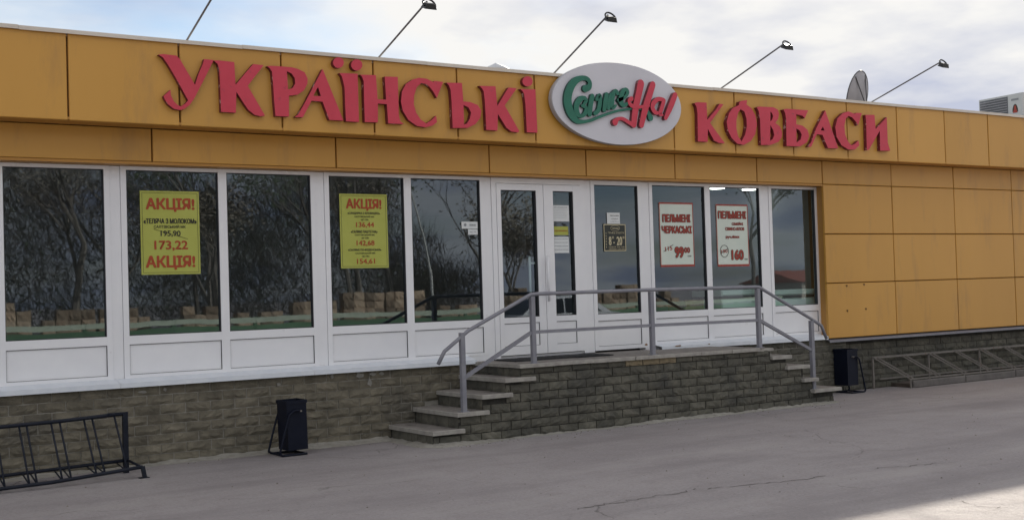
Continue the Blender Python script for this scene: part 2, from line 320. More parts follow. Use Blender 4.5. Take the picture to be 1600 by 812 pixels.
def text_fit(s, x0, x1, z0, z1, y, m, parent, bold=.012, rot=0.0, name='text_line', grow=0.0):
    """flat print filling the box x0..x1, z0..z1; bold and grow are stroke thickening as a share of the text height"""
    vs, fs = text_mesh(s)
    if not vs: return
    ax, bx = min(v[0] for v in vs), max(v[0] for v in vs); az, bz = min(v[1] for v in vs), max(v[1] for v in vs)
    out = []; of = []; cx, cz = (x0+x1)/2, (z0+z1)/2; hh_ = z1-z0; t_ = (bold*1.6+grow)*hh_
    x0 += bold*1.6*hh_; x1 -= bold*1.6*hh_; z0 += bold*hh_; z1 -= bold*hh_
    sh = [(0, 0)] + ([(t_*math.cos(k*math.pi/4), t_*math.sin(k*math.pi/4)*.7) for k in range(8)] if t_ > 0 else [])
    for q, (sx, sz) in enumerate(sh):
        k = len(out)
        for v in vs:
            X = x0+(v[0]-ax)/(bx-ax)*(x1-x0)-cx+sx; Z = z0+(v[1]-az)/max(1e-6, bz-az)*(z1-z0)-cz+sz
            out.append((cx+X*math.cos(rot)-Z*math.sin(rot), y-.00004*q, cz+X*math.sin(rot)+Z*math.cos(rot)))
        of += [tuple(i+k for i in f) for f in fs]
    ov, tf = [], []                     # every facet on its own hair-thin level: glyph outlines that overlap never share a plane
    for q, f in enumerate(of):
        k = len(ov); ov += [(out[i][0], out[i][1]-.00003*(q % 11), out[i][2]) for i in f]; tf.append(tuple(range(k, k+len(f))))
    return mesh(name, ov, tf, m, parent, keep=True)
# ------------------------------------------------------------------ ground
g = MB(); xs = [-400, -60, -20, 0, 30, 60, 400]; ys = [-400, -60, -30, -8, 0.4, 60, 400]
vs = [(x, y, 0) for y in ys for x in xs]; n = len(xs)
g.add(vs, [(j*n+i, j*n+i+1, (j+1)*n+i+1, (j+1)*n+i) for j in range(len(ys)-1) for i in range(n-1)])
struct(g.done('ground', 'asphalt'))
# crumbled mortar and swept dirt lying along the foot of the walls
def fillet(path, wmin, wmax, hmax, seed, name):
    rr = random.Random(seed); b = MB(); P = []
    for (ax, ay), (bx, by) in zip(path[:-1], path[1:]):
        n = max(2, int(math.hypot(bx-ax, by-ay)/.045))
        for i in range(n): P.append((ax+(bx-ax)*i/n, ay+(by-ay)*i/n, ax, ay, bx, by))
    v = []; h = hmax*.5; ww = (wmin+wmax)/2
    for (x, y, ax, ay, bx, by) in P:
        dx, dy = bx-ax, by-ay; l = math.hypot(dx, dy); nx, ny = dy/l, -dx/l
        h = min(hmax, max(.006, h+rr.uniform(-.008, .008))); ww = min(wmax, max(wmin, ww+rr.uniform(-.02, .02)))
        v.append([(x, y, h), (x+nx*ww*.45, y+ny*ww*.45, h*.55+rr.uniform(-.003, .003)), (x+nx*ww, y+ny*ww, .001)])
    for i in range(len(v)-1):
        b.add(v[i]+v[i+1], [(0, 1, 4, 3), (1, 2, 5, 4)])
    return struct(b.done(name, 'mortar', smooth=True))

# long ragged cracks in the asphalt, roughly along the shop front
for k_, pts_ in enumerate((((897, 795), (1094, 764), (1262, 747), (1347, 733), (1454, 725), (1546, 712)), ((1180, 671), (1250, 684), (1300, 690), (1420, 694)), ((1480, 778), (1530, 790), (1590, 793)))):
    rq = random.Random(k_); P = [atz(x, y, 0) for x, y in pts_]; Q = []
    for p0, p1 in zip(P[:-1], P[1:]):
        n = max(2, int((p1-p0).length/.05))
        for i in range(n): Q.append(p0.lerp(p1, i/n)+Vector((rq.gauss(0, .012), rq.gauss(0, .022), 0)))
    q = MB()
    for i in range(len(Q)-1):
        if math.sin(i*.21+k_)+math.sin(i*.057)*.8+rq.uniform(-.6, .6) < -.35: continue
        w0 = rq.uniform(.003, .010); a_, c_ = Q[i], Q[i+1]; q.add([(a_.x, a_.y-w0, .0025), (c_.x, c_.y-w0*.8, .0025), (c_.x, c_.y+w0*.8, .0025), (a_.x, a_.y+w0, .0025)], [(0, 1, 2, 3)])
    struct(q.done('asphalt_crack', 'crack'))

# ------------------------------------------------------------------ the shop
E_F, W_ = -0.36, 0.20
shop = thing('shop_building', 'long low yellow panelled shop with white framed windows and stone plinth', 'building')
box('wall', -4, 23.9, 0.40, 10, 3.33, 3.92, 'roof', shop)                    # roof slab and fascia core
box('back_wall', -4, 23.9, 9.8, 10, 0, 3.33, 'house_wall', shop)
box('side_wall', -4.0, -3.8, .4, 9.8, 0, 3.33, 'house_wall', shop); box('side_wall', 23.7, 23.9, .4, 9.8, 0, 3.33, 'house_wall', shop)
fc = box('fascia_core', -4, 23.9, E_F+.035, .40, 3.345, 4.10, 'joint', shop)
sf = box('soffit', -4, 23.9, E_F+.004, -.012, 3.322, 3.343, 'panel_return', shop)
gp = MB(); x = -3.5; rg_ = random.Random(4)
while x < 23.5:
    l = rg_.uniform(.04, .26); gp.box(x, x+l, -.0115-rg_.uniform(.004, .02), -.009, 3.3195, 3.3218); x += l+rg_.uniform(.02, .30)
gp.done('soffit_gap', 'joint', shop)['kind'] = 'stuff'
cp = MB(); x = -4.0
while x < 23.9:
    x1 = min(x+2.13, 23.9); dz = random.uniform(-.004, .004); cp.box(x, x1-.002, E_F-.022, -.2, 4.128+dz, 4.158+dz); cp.box(x, x1-.002, E_F-.030, E_F-.0225, 4.118+dz, 4.150+dz); x = x1
cp.done('coping', 'coping', shop)
seams = [-3.57, -2.51, -1.44, -.37, .69, 1.755, 2.82, 3.876, 4.943, 5.999, 7.045, 8.105, 9.17, 10.24, 11.30, 12.38, 13.47, 14.54, 15.635, 16.70, 17.77, 18.84, 19.91, 20.98, 22.05, 23.12]
seams = [s if s < 2.5 or s > 17 else s for s in seams]
for a, b in zip(seams[:-1], seams[1:]):
    o = cbox('fascia_panel', a+.009, b-.009, E_F+random.uniform(-.002, .002), E_F+.034, 3.313, 4.124, 'panel', shop)
st = [-3.9, -2.3, -.30, 1.70, 3.704, 5.707, 7.678, 9.10, 10.55, 12.03, 13.325, 14.815, 16.285, 17.775, 19.26, 20.75, 22.24, 23.8]
bk = box('wall', 13.445, 23.8, .036, .40, .79, 3.315, 'joint', shop)
box('wall', -3.95, 13.33, .036, .18, 3.0, 3.315, 'joint', shop)
for a, b in zip(st[:-1], st[1:]):
    cbox('frieze_panel', a+.008, b-.008, random.uniform(-.002, .002), .034, 2.992, 3.319, 'panel', shop)
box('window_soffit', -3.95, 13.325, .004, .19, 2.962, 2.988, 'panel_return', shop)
rows = [.778, 1.569, 2.275, 2.990]
wp = []
for a, b in zip(st[10:-1], st[11:]):
    for z0, z1 in zip(rows[:-1], rows[1:]):
        wp.append(cbox('wall_panel', a+.008, b-.008, random.uniform(-.002, .002), .034, z0+.006, z1-.006, 'panel', shop))
# reveal beside the last window
rv = MB(); rv.add([(13.333, .003, .778), (13.333, .003, 2.962), (13.384, .2, 2.962), (13.384, .2, .778)], [(0, 1, 2, 3)]); rv.add([(13.36, .2, .778), (13.44, .2, .778), (13.44, .2, 2.962), (13.36, .2, 2.962)], [(0, 1, 2, 3)]); rv.done('reveal', 'panel_return', shop)
fl = MB()
fl.add([(13.30, .05, .772), (23.9, .05, .772), (23.9, -.045, .752), (13.30, -.045, .752), (13.30, -.045, .728), (23.9, -.045, .728)], [(0, 1, 2, 3), (3, 2, 5, 4)]); fl.done('drip_strip', 'rail', shop)
# screw holes left by a removed notice
for px, py in ((1323, 446), (1350, 444), (1324, 485), (1353, 482)):
    x, z = at(px, py, -.003); h = MB(); h.box(x-.02, x+.02, -.0045, -.0028, z-.008, z+.008); h.box(x-.006, x+.006, -.006, -.0047, z-.022, z+.012)
    h.done('screw_hole', 'joint', shop)

# windows -----------------------------------------------------------
PF, PB, PG = .172, .235, .205        # frame front, frame back, pane
def window(x0, x1, panes, z0=.852, z1=2.958, gz=(1.272, 2.922), iz=(.886, 1.186), label=None):
    """one framed unit; panes = list of (glass x0, x1); parts: frame mesh with panes and infill panels under it"""
    f = MB(); edges = [x0] + [e for p in panes for e in p] + [x1]
    for i in range(0, len(edges), 2): f.box(edges[i], edges[i+1], PF, PB, z0, z1)
    for a, b in panes:
        f.box(a, b, PF+.0015, PB, gz[1], z1); f.box(a, b, PF+.0015, PB, iz[1], gz[0]); f.box(a, b, PF+.0015, PB, z0, iz[0])
    fo = f.done('window', 'white_frame', shop)
    for a, b in panes:
        gk = MB()
        for (u0, u1, v0, v1) in ((a, a+.007, gz[0], gz[1]), (b-.007, b, gz[0], gz[1]), (a+.007, b-.007, gz[0], gz[0]+.007), (a+.007, b-.007, gz[1]-.007, gz[1])): gk.box(u0, u1, PF+.006, PG+.02, v0, v1)
        for (u0, u1, v0, v1) in ((a, a+.004, iz[0], iz[1]), (b-.005, b, iz[0], iz[1]), (a+.004, b-.005, iz[0], iz[0]+.003), (a+.004, b-.005, iz[1]-.006, iz[1])): gk.box(u0, u1, PF+.008, PG+.02, v0, v1)
        gk.done('gasket', 'gasket', fo)
        p = MB(); p.add([(a, PG, gz[0]), (b, PG, gz[0]), (b, PG, gz[1]), (a, PG, gz[1])], [(0, 1, 2, 3)]); p.done('pane', 'glass', fo)
        box('infill_panel', a+.005, b-.006, PF+.016, PB, iz[0]+.004, iz[1]-.007, 'white_frame', fo)
    return fo
def post(x0, x1, z0=.85, z1=2.957):
    b = MB(); b.box(x0+.003, x1-.003, PF+.010, PB, z0, z1); return b.done('window_post', 'white_frame', shop)
window(-1.72, .33, [(-1.66, -.72), (-.66, .27)]); post(.33, .435); window(.435, 1.22, [(.49, 1.165)]); post(1.22, 1.29)
window(1.29, 3.325, [(1.345, 2.245), (2.333, 3.270)]); post(3.325, 3.432)
window(3.432, 5.528, [(3.488, 4.435), (4.525, 5.472)]); post(5.528, 5.635)
window(5.635, 7.697, [(5.690, 6.620), (6.712, 7.640)]); post(7.697, 7.800, .80)
window(9.285, 10.100, [(9.340, 10.047)], z0=.818, gz=(1.272, 2.905), iz=(.868, 1.190)); post(9.175, 9.285, .80); post(10.100, 10.238, .80)
window(10.238, 12.280, [(10.290, 11.205), (11.300, 12.228)]); post(12.280, 12.412)
window(12.412, 13.380, [(12.465, 13.333)])
# white metal sill
def sill(x0, x1):
    s = MB(); x = x0; n = max(1, round((x1-x0)/2.0)); d = (x1-x0)/n
    for i in range(n):
        a, b = x0+i*d, x0+(i+1)*d-.003; q = random.uniform(-.004, .004)
        s.add([(a, .172, .852), (b, .172, .852), (b, .03, .828+q), (a, .03, .828+q), (b, -.015, .822+q), (a, -.015, .822+q), (b, -.017, .776+q), (a, -.017, .776+q), (b, .03, .772), (a, .03, .772)], [(0, 1, 2, 3), (3, 2, 4, 5), (5, 4, 6, 7), (7, 6, 8, 9)])
        s.add([(a, .168, .806), (b, .168, .806)], [])
    return s.done('window_sill', 'white_sill', shop)
sill(-3.9, 1.3); sill(1.3, 7.42); sill(10.21, 13.31)
box('window_base', -3.9, 7.80, .178, .30, .74, .8515, 'white_frame', shop); box('window_base', 10.101, 13.38, .178, .30, .74, .8515, 'white_frame', shop)
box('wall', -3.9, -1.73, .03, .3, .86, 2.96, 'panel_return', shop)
# double door -------------------------------------------------------
df = MB(); df.box(7.800, 7.862, PF-.004, PB, .80, 2.957); df.box(9.112, 9.175, PF-.004, PB, .80, 2.957); df.box(7.862, 9.112, PF-.004, PB, 2.893, 2.957); df.box(7.862, 9.112, PF+.03, PB, .795, .822)
df.done('door_frame', 'white_frame', shop)
def leaf(x0, x1, gx, kz=(.935, 1.212), gz=(1.280, 2.812)):
    a, b = gx; f = MB(); z0, z1 = .832, 2.888; F0 = PF-.012
    f.box(x0, a, F0, PB-.01, z0, z1); f.box(b, x1, F0, PB-.01, z0, z1)
    f.box(a, b, F0+.0015, PB-.01, gz[1], z1); f.box(a, b, F0+.0015, PB-.01, kz[1], gz[0]); f.box(a, b, F0+.0015, PB-.01, z0, kz[0])
    d = f.done('door', 'white_frame', shop)
    k = MB()
    for (u0, u1, v0, v1) in ((a, a+.007, gz[0], gz[1]), (b-.007, b, gz[0], gz[1]), (a+.007, b-.007, gz[0], gz[0]+.007), (a+.007, b-.007, gz[1]-.007, gz[1]), (a, a+.005, kz[0], kz[1]), (b-.007, b, kz[0], kz[1]), (a+.005, b-.007, kz[0], kz[0]+.004), (a+.005, b-.007, kz[1]-.007, kz[1])): k.box(u0, u1, F0+.008, PG+.01, v0, v1)
    k.done('gasket', 'gasket', d)
    p = MB(); p.add([(a, PG, gz[0]), (b, PG, gz[0]), (b, PG, gz[1]), (a, PG, gz[1])], [(0, 1, 2, 3)]); p.done('pane', 'glass', d)
    box('kick_panel', a+.006, b-.008, F0+.012, PB-.02, kz[0]+.005, kz[1]-.008, 'white_frame', d)
    return d
d1 = leaf(7.866, 8.541, (7.925, 8.439)); d2 = leaf(8.549, 9.108, (8.689, 8.999))
for d, x in ((d2, 8.575),):
    h = MB(); F0 = PF-.012; h.tube([(x-.03, F0-.055, 1.46), (x-.03, F0-.055, 2.02)], .017, 10)
    for z in (1.56, 1.93): h.tube([(x-.03, F0-.055, z), (x+.015, F0, z)], .014, 8)
    h.done('handle', 'white_frame', d, True)
box('door_gap', 8.5412, 8.5488, PF+.004, PB, .84, 2.885, 'gasket', shop)
h = MB(); h.tube([(8.40, .285, 1.46), (8.40, .285, 2.02)], .016, 8)
for z in (1.56, 1.93): h.tube([(8.40, .285, z), (8.452, .225, z)], .012, 8)
h.done('handle', 'white_frame', d1, True)

# plinth ------------------------------------------------------------
def brick_mesh(seed, L=.25, H=.087, T=.05, amp=.009):
    rr = random.Random(seed); NX, NZ = 5, 3; vs = []; fs = []
    for j in range(NZ+1):
        for i in range(NX+1):
            e = i in (0, NX) or j in (0, NZ)
            x = -L/2+L*i/NX + (0 if i in (0, NX) else rr.uniform(-.012, .012)); z = -H/2+H*j/NZ + (0 if j in (0, NZ) else rr.uniform(-.007, .007))
            y = rr.uniform(.0, .003) if e else -.009-rr.uniform(-.006, amp)+(.006 if j == 2 else 0)
            vs.append((x+(rr.uniform(-.002, .002) if e else 0), y, z+(rr.uniform(-.002, .002) if e else 0)))
    for j in range(NZ):
        for i in range(NX): a = j*(NX+1)+i; fs.append((a, a+1, a+NX+2, a+NX+1))
    loop = list(range(NX+1)) + [(j+1)*(NX+1)-1 for j in range(1, NZ+1)] + [NZ*(NX+1)+i for i in range(NX-1, -1, -1)] + [j*(NX+1) for j in range(NZ-1, 0, -1)]
    k = len(vs); vs += [(vs[i][0], T, vs[i][2]) for i in loop]
    for i in range(len(loop)): j = (i+1) % len(loop); fs.append((loop[i], k+i, k+j, loop[j]))
    me = bpy.data.meshes.new('brick'); me.from_pydata(vs, [], fs); return me
def brick_set(mname, base):
    out = []
    for s in range(8):
        me = brick_mesh(base+s); me.materials.append(MATS[mname]); bm = bmesh.new(); bm.from_mesh(me); bmesh.ops.recalc_face_normals(bm, faces=bm.faces); bm.to_mesh(me); bm.free(); out.append(me)
    return out
BR, BG, BF = brick_set('brick', 10), brick_set('brick_grey', 40), brick_set('brick_fresh', 70)
PITCH_Z, PITCH_X = .0975, .258
def lay(parent, spans, yf, meshes, rr, limit=None, extra=None, hz0=.0885):
    """spans: list of (z centre, [(x0, x1), ...], phase); every brick its own object"""
    for zc, ivs, ph in spans:
        for x0, x1 in ivs:
            x = x0 - ((x0+ph) % PITCH_X)
            while x < x1:
                a, b = max(x, x0), min(x+PITCH_X, x1)
                if b-a > .045:
                    Lb = b-a-.011; me = rr.choice(meshes); hz = hz0+rr.uniform(-.0015, .0015)
                    if extra and extra(a, b, zc): me = rr.choice(BF)
                    m4 = Matrix.Translation(((a+b)/2, yf+rr.uniform(-.004, .004), zc)) @ Matrix.Rotation(rr.uniform(-.004, .004), 4, 'Y') @ Matrix.Diagonal((Lb/.25*(1 if rr.random() < .5 else -1), 1, hz/.087, 1))
                    if limit is not None and (a+b)/2 > limit[0]: limit[1].append((me, m4))
                    else:
                        o = link_mesh('brick', me, parent); o.matrix_basis = m4
                x += PITCH_X
rr = random.Random(3)
pl = box('plinth', -3.9, 13.75, .061, .40, 0, .772, 'mortar', shop)
lay(pl, [(.045+k*PITCH_Z, [(1.75, 6.75)] if k < 4 else [(1.75, 7.45)], .129*(k % 2)) for k in range(8)], .052, BR, rr)
lay(pl, [(.045+k*PITCH_Z, [(11.75, 13.75)] if k < 4 else [(10.95, 13.75)], .129*(k % 2)+.03) for k in range(8)], .052, BG, rr)
pr = box('plinth', 13.752, 23.9, .108, .40, 0, .748, 'mortar_dark', shop)
far = []
lay(pr, [(.045+k*PITCH_Z, [(13.65, 23.9)], .129*(k % 2)+.05) for k in range(7)], .102, BG, rr, (18.6, far))
if far:
    b = MB()
    for me, m4 in far: b.add([m4 @ v.co for v in me.vertices], [tuple(p.vertices) for p in me.polygons])
    o = b.done('brickwork', 'brick_grey', shop); o['kind'] = 'stuff'
b = MB(); x = -3.9; far = []
lay(pl, [(.045+k*PITCH_Z, [(-3.9, 1.75)], .129*(k % 2)) for k in range(8)], .052, BR, rr, (-9, far))
for me, m4 in far: b.add([m4 @ v.co for v in me.vertices], [tuple(p.vertices) for p in me.polygons])
o = b.done('brickwork', 'brick', shop); o['kind'] = 'stuff'
# flakes of plaster left on the top course, rust on the sill
for px, py, w_, h_ in ((435, 600, .05, .035), (519, 588, .045, .05), (562, 586, .10, .06), (583, 584, .08, .045), (597, 583, .06, .04), (578, 598, .05, .09), (223, 612, .09, .03), (258, 608, .03, .04)):
    x, z = at(px, py, .036); rq = random.Random(px); n = 11; q = MB()
    ring = [(x+w_*.5*math.cos(2*math.pi*i/n)*rq.uniform(.6, 1.2), z+h_*.5*math.sin(2*math.pi*i/n)*rq.uniform(.6, 1.2)) for i in range(n)]
    q.prism([ring], .0365+rq.uniform(-.003, .003), .056, 0, 0); q.done('plaster_patch', 'plaster', pl)
for px, py, w_, h_ in ((1060, 540, .12, .022), (1010, 538, .05, .03), (1108, 537, .05, .012)):
    x, z = at(px, py, -.0195); rq = random.Random(px); n = 11; q = MB()
    ring = [(x+w_*.5*math.cos(2*math.pi*i/n)*rq.uniform(.6, 1.2), max(.80, z)+h_*.5*math.sin(2*math.pi*i/n)*rq.uniform(.6, 1.2)) for i in range(n)]
    q.prism([ring], -.0215, -.0175, 0, 0); q.done('rust_patch', 'rust', shop)
# room behind the glass
rm = MB()
rm.add([(-3.9, .3, .80), (13.6, .3, .80), (13.6, 8, .80), (-3.9, 8, .80)], [(0, 1, 2, 3)], 1)
rm.add([(-3.9, .3, 3.05), (13.6, .3, 3.05), (13.6, 8, 3.05), (-3.9, 8, 3.05)], [(0, 1, 2, 3)], 0)
rm.add([(-3.9, 8, .80), (13.6, 8, .80), (13.6, 8, 3.05), (-3.9, 8, 3.05)], [(0, 1, 2, 3)], 0)
rm.add([(13.6, .24, .80), (13.6, 8, .80), (13.6, 8, 3.05), (13.6, .24, 3.05)], [(0, 1, 2, 3)], 0)
rm.add([(-3.9, .24, .80), (-3.9, 8, .80), (-3.9, 8, 3.05), (-3.9, .24, 3.05)], [(0, 1, 2, 3)], 0)
rm.done('sales_room', ['room', 'room_floor'], shop)
for px, py in ((1121, 295), (1171, 297), (1214, 298), (1260, 299)):
    q = atz(px, py, 3.03); l = MB(); l.tube([(q.x, q.y, 3.045), (q.x, q.y, 3.03)], .11, 16); l.done('ceiling_lamp', 'lamp_on', shop)

# ------------------------------------------------------------------ entrance steps
steps = thing('entrance_steps', 'stone faced entrance landing with steps down both sides before the doors', 'steps')
NO = [6.27, 6.58, 6.89, 7.19, 7.39]; TZ = [.163, .333, .498, .655, .795]; YF = -.90
RN = [(11.31, .672, 11.60), (11.55, .532, 11.90), (11.84, .355, 12.05), (12.005, .205, 12.47)]
prof = [(NO[0]+.035, 0)]
for i in range(5):
    prof.append((NO[i]+.035, TZ[i]-.045))
    if i < 4: prof.append((NO[i+1]+.035, TZ[i]-.045))
prof += [(11.25, .75), (11.25, .625), (11.53, .625), (11.53, .485), (11.83, .485), (11.83, .31), (12.0, .31), (12.0, .158), (12.38, .158), (12.38, 0)]
b = MB(); b.prism([prof], YF+.012, .06, 0, 0); b.done('core', 'mortar_dark', steps)
def prof_iv(z0, z1):
    xl = NO[0]+.035
    for i in range(5):
        if z1 > TZ[i]-.04 and i < 4: xl = NO[i+1]+.035
    xr = 12.38
    for x, z in ((12.0, .158), (11.83, .31), (11.53, .485), (11.25, .625)):
        if z1 > z+.012: xr = x
    return xl, xr
fresh = lambda a, b, z: z > .68 and 9.0 < (a+b)/2 < 9.55
lay(steps, [(.045+k*PITCH_Z, [prof_iv(k*PITCH_Z, k*PITCH_Z+.0885)], .129*(k % 2)+.07) for k in range(8) if k*PITCH_Z+.0885 < .77], YF, BG, random.Random(11), None, fresh)
lay(steps, [(.7165, [prof_iv(.69, .745)], .129)], YF, BG, random.Random(12), None, fresh, .062)
for i in range(5):            # split bricks set upright on the risers
    zb = 0 if i == 0 else TZ[i-1]; zt = TZ[i]-.05; y = YF+.01
    while y < .03:
        wd = random.choice((.13, .2, .25)); y1 = min(y+wd, .045)
        if y1-y > .04:
            o = link_mesh('brick', random.choice(BG), steps); o.matrix_basis = Matrix.Translation((NO[i]+.031, (y+y1)/2, (zb+zt)/2)) @ Matrix.Rotation(-math.pi/2, 4, 'Z') @ Matrix.Diagonal(((y1-y-.006)/.25, .6, (zt-zb-.004)/.087, 1))
        y = y1
def slab(x0, x1, y0, y1, zt, th=.046, name='tread', seed=0):
    rq = random.Random(seed+int(x0*100)); b = MB(); n = 5; c = .006
    ring = []
    for i in range(n): ring.append((x0+(x1-x0)*i/n, y0))
    for i in range(n): ring.append((x1, y0+(y1-y0)*i/n))
    for i in range(n): ring.append((x1+(x0-x1)*i/n, y1))
    for i in range(n): ring.append((x0, y1+(y0-y1)*i/n))
    cx, cy = (x0+x1)/2, (y0+y1)/2; m = len(ring)
    ring = [(x+rq.uniform(-.005, .005), y+rq.uniform(-.005, .005)) for x, y in ring]
    ins = [(x+(c if x < cx else -c), y+(c if y < cy else -c)) for x, y in ring]
    vs = [(x, y, zt) for x, y in ins] + [(x, y, zt-c*rq.uniform(.6, 1.4)) for x, y in ring] + [(x, y, zt-th) for x, y in ring]
    fs = [tuple(range(m)), tuple(range(3*m-1, 2*m-1, -1))]; mi = [0, 1]
    for i in range(m):
        j = (i+1) % m; fs += [(i, m+i, m+j, j), (m+i, 2*m+i, 2*m+j, m+j)]; mi += [1, 1]
    b.add(vs, fs); b.m = mi; return b.done(name, ['slab', 'slab_edge'], steps)
for i in range(4): slab(NO[i], NO[i]+.40, -.945, .045, TZ[i], seed=i)
lx = [7.39, 7.86, 8.42, 9.02, 9.62, 10.05, 10.55, 11.03]
for k, (a, b_) in enumerate(zip(lx[:-1], lx[1:])): slab(a+.001, b_-.002, -.94+random.uniform(-.012, .012), .168 if 1 <= k <= 4 else .045, TZ[4]+(-.004 if k > 3 else 0)+random.uniform(-.002, .002), .042, 'landing_slab', k)
slab(11.035, 11.31, -.90, .045, .775, .035, 'landing_slab', 9)
for k, (a, z, b_) in enumerate(RN): slab(a-.06, b_, -.945+random.uniform(-.03, .01), .045, z, .045, 'tread', 20+k)
mt = MB(); mt.box(7.62, 9.02, -.52, -.06, TZ[4]+.0025, TZ[4]+.014)
for k in range(14): mt.box(7.64+k*.098, 7.70+k*.098, -.50, -.08, TZ[4]+.0142, TZ[4]+.018)
tag(mt.done('door_mat', 'rubber'), 'thin black ribbed rubber mat lying before the shop doors', 'mat')
fillet([(1.0, .05), (6.30, .05)], .06, .22, .05, 1, 'wall_foot_rubble')
fillet([(6.305, .02), (6.305, -.90), (12.40, -.90), (12.40, .02)], .05, .16, .035, 2, 'step_foot_rubble')

# ------------------------------------------------------------------ hand rail
hr = thing('hand_rail', 'grey painted steel hand rail along the landing and both flights of steps', 'railing'); yr = -.885
def P3(px, py, y=yr): x, z = at(px, py, y); return (x, y, z)
px_ = [6.695, 7.615, 9.325, 11.075, 12.025]; zb = [TZ[1], TZ[4], TZ[4], TZ[4]-.004, .205]; ztop = [1.185, 1.545, 1.552, 1.545, 1.105]
for x, a, b_ in zip(px_, zb, ztop):
    q = MB(); q.sq((x, yr, a), (x, yr, b_-.012), .05); q.box(x-.045, x+.045, yr-.045, yr+.045, a+.0005, a+.006); q.done('post', 'rail', hr)
top = [(6.395, .855), (6.475, .985), (6.78, 1.192), (7.60, 1.555), (7.70, 1.560), (9.325, 1.563), (11.06, 1.556), (11.11, 1.55), (12.025, 1.118), (12.215, 1.02), (12.305, .845)]
q = MB(); tp = [(x, yr, z) for x, z in top]; q.tube(tp, .021, 10); q.done('top_rail', 'rail', hr, True)
low = [((6.72, .70), (7.59, 1.135)), ((7.64, 1.138), (9.30, 1.142)), ((9.35, 1.142), (11.05, 1.135)), ((11.10, 1.13), (12.0, .715))]
for a, b_ in low:
    q = MB(); q.sq((a[0], yr, a[1]), (b_[0], yr, b_[1]), .036); q.done('lower_rail', 'rail', hr)
# ------------------------------------------------------------------ sign lettering
YL0, YL1 = E_F-.062, E_F-.004
def conv(pts, ox, oy, s, y): return [at(ox+x/s, oy+z/s, y) for x, z in pts]
C1 = (230, 60, 4.5125); C2 = (530, 70, 4.512); C4 = (1070, 120, 4.571)
def circ(cx, cy, r, n=18, ry=None): return [(cx+r*math.cos(2*math.pi*k/n), cy+(ry or r)*math.sin(2*math.pi*k/n)) for k in range(n)]
word1 = [
 (C1, [[[(80,115),(112,111),(208,122),(232,148),(338,328),(362,255),(395,178),(402,147),(470,153),(402,290),(330,428),(300,470),(262,498),(235,506),(190,498),(148,465),(125,430),(116,408),(165,362),(168,402),(190,445),(215,470),(238,480),(268,462),(290,438),(215,300),(150,190),(112,135)]]]),
 (C1, [[[(470,157),(500,155),(615,168),(624,328),(748,182),(822,190),(710,335),(832,545),(800,550),(760,540),(715,505),(690,470),(630,378),(626,525),(522,518),(514,300),(508,215),(497,180)]]]),
 (C1, [[[(845,197),(870,194),(965,200),(1020,205),(1060,215),(1110,240),(1132,285),(1130,320),(1105,368),(1060,398),(1000,405),(1000,552),(905,548),(895,440),(888,320),(880,235),(865,212)],[(985,232),(1020,250),(1040,280),(1044,320),(1027,350),(993,362)]]]),
 (C1, [[[(1238,217),(1385,580),(1285,575),(1238,447),(1160,440),(1098,557),(1040,555),(1065,538),(1110,460)],[(1205,342),(1226,408),(1172,405)]]]),
 (C2, [[[(2,200),(130,205),(140,545),(48,540),(42,420),(38,300),(20,225)]], [circ(-5,127,38)], [circ(124,143,40)]]),
 (C2, [[[(145,212),(258,215),(270,385),(330,388),(320,225),(412,228),(420,500),(430,540),(455,560),(345,555),(335,420),(272,415),(272,548),(180,545),(175,400),(172,260),(160,225)]]]),
 (C2, [[[(735,262),(690,375),(665,330),(640,297),(610,276),(580,270),(548,300),(530,360),(528,420),(545,480),(575,525),(615,555),(650,535),(685,500),(692,545),(660,570),(610,582),(550,572),(490,530),(450,465),(437,400),(445,330),(475,275),(520,245),(565,233),(620,240),(665,264),(672,255)]]]),
 (C2, [[[(755,268),(865,270),(875,400),(925,405),(975,425),(1003,465),(995,515),(960,560),(905,587),(800,587),(792,400),(785,320),(772,285)],[(876,425),(912,443),(930,480),(920,525),(898,558),(880,562)]]]),
 (C2, [[[(990,290),(1103,293),(1116,432),(1195,302),(1253,307),(1168,428),(1272,610),(1262,618),(1215,612),(1180,585),(1120,488),(1117,605),(1038,600),(1028,400),(1020,330),(1008,308)]]]),
 (C2, [[[(1278,312),(1385,315),(1400,620),(1325,617),(1315,420),(1305,345),(1292,325)]], [circ(1330,258,36)]]),
]
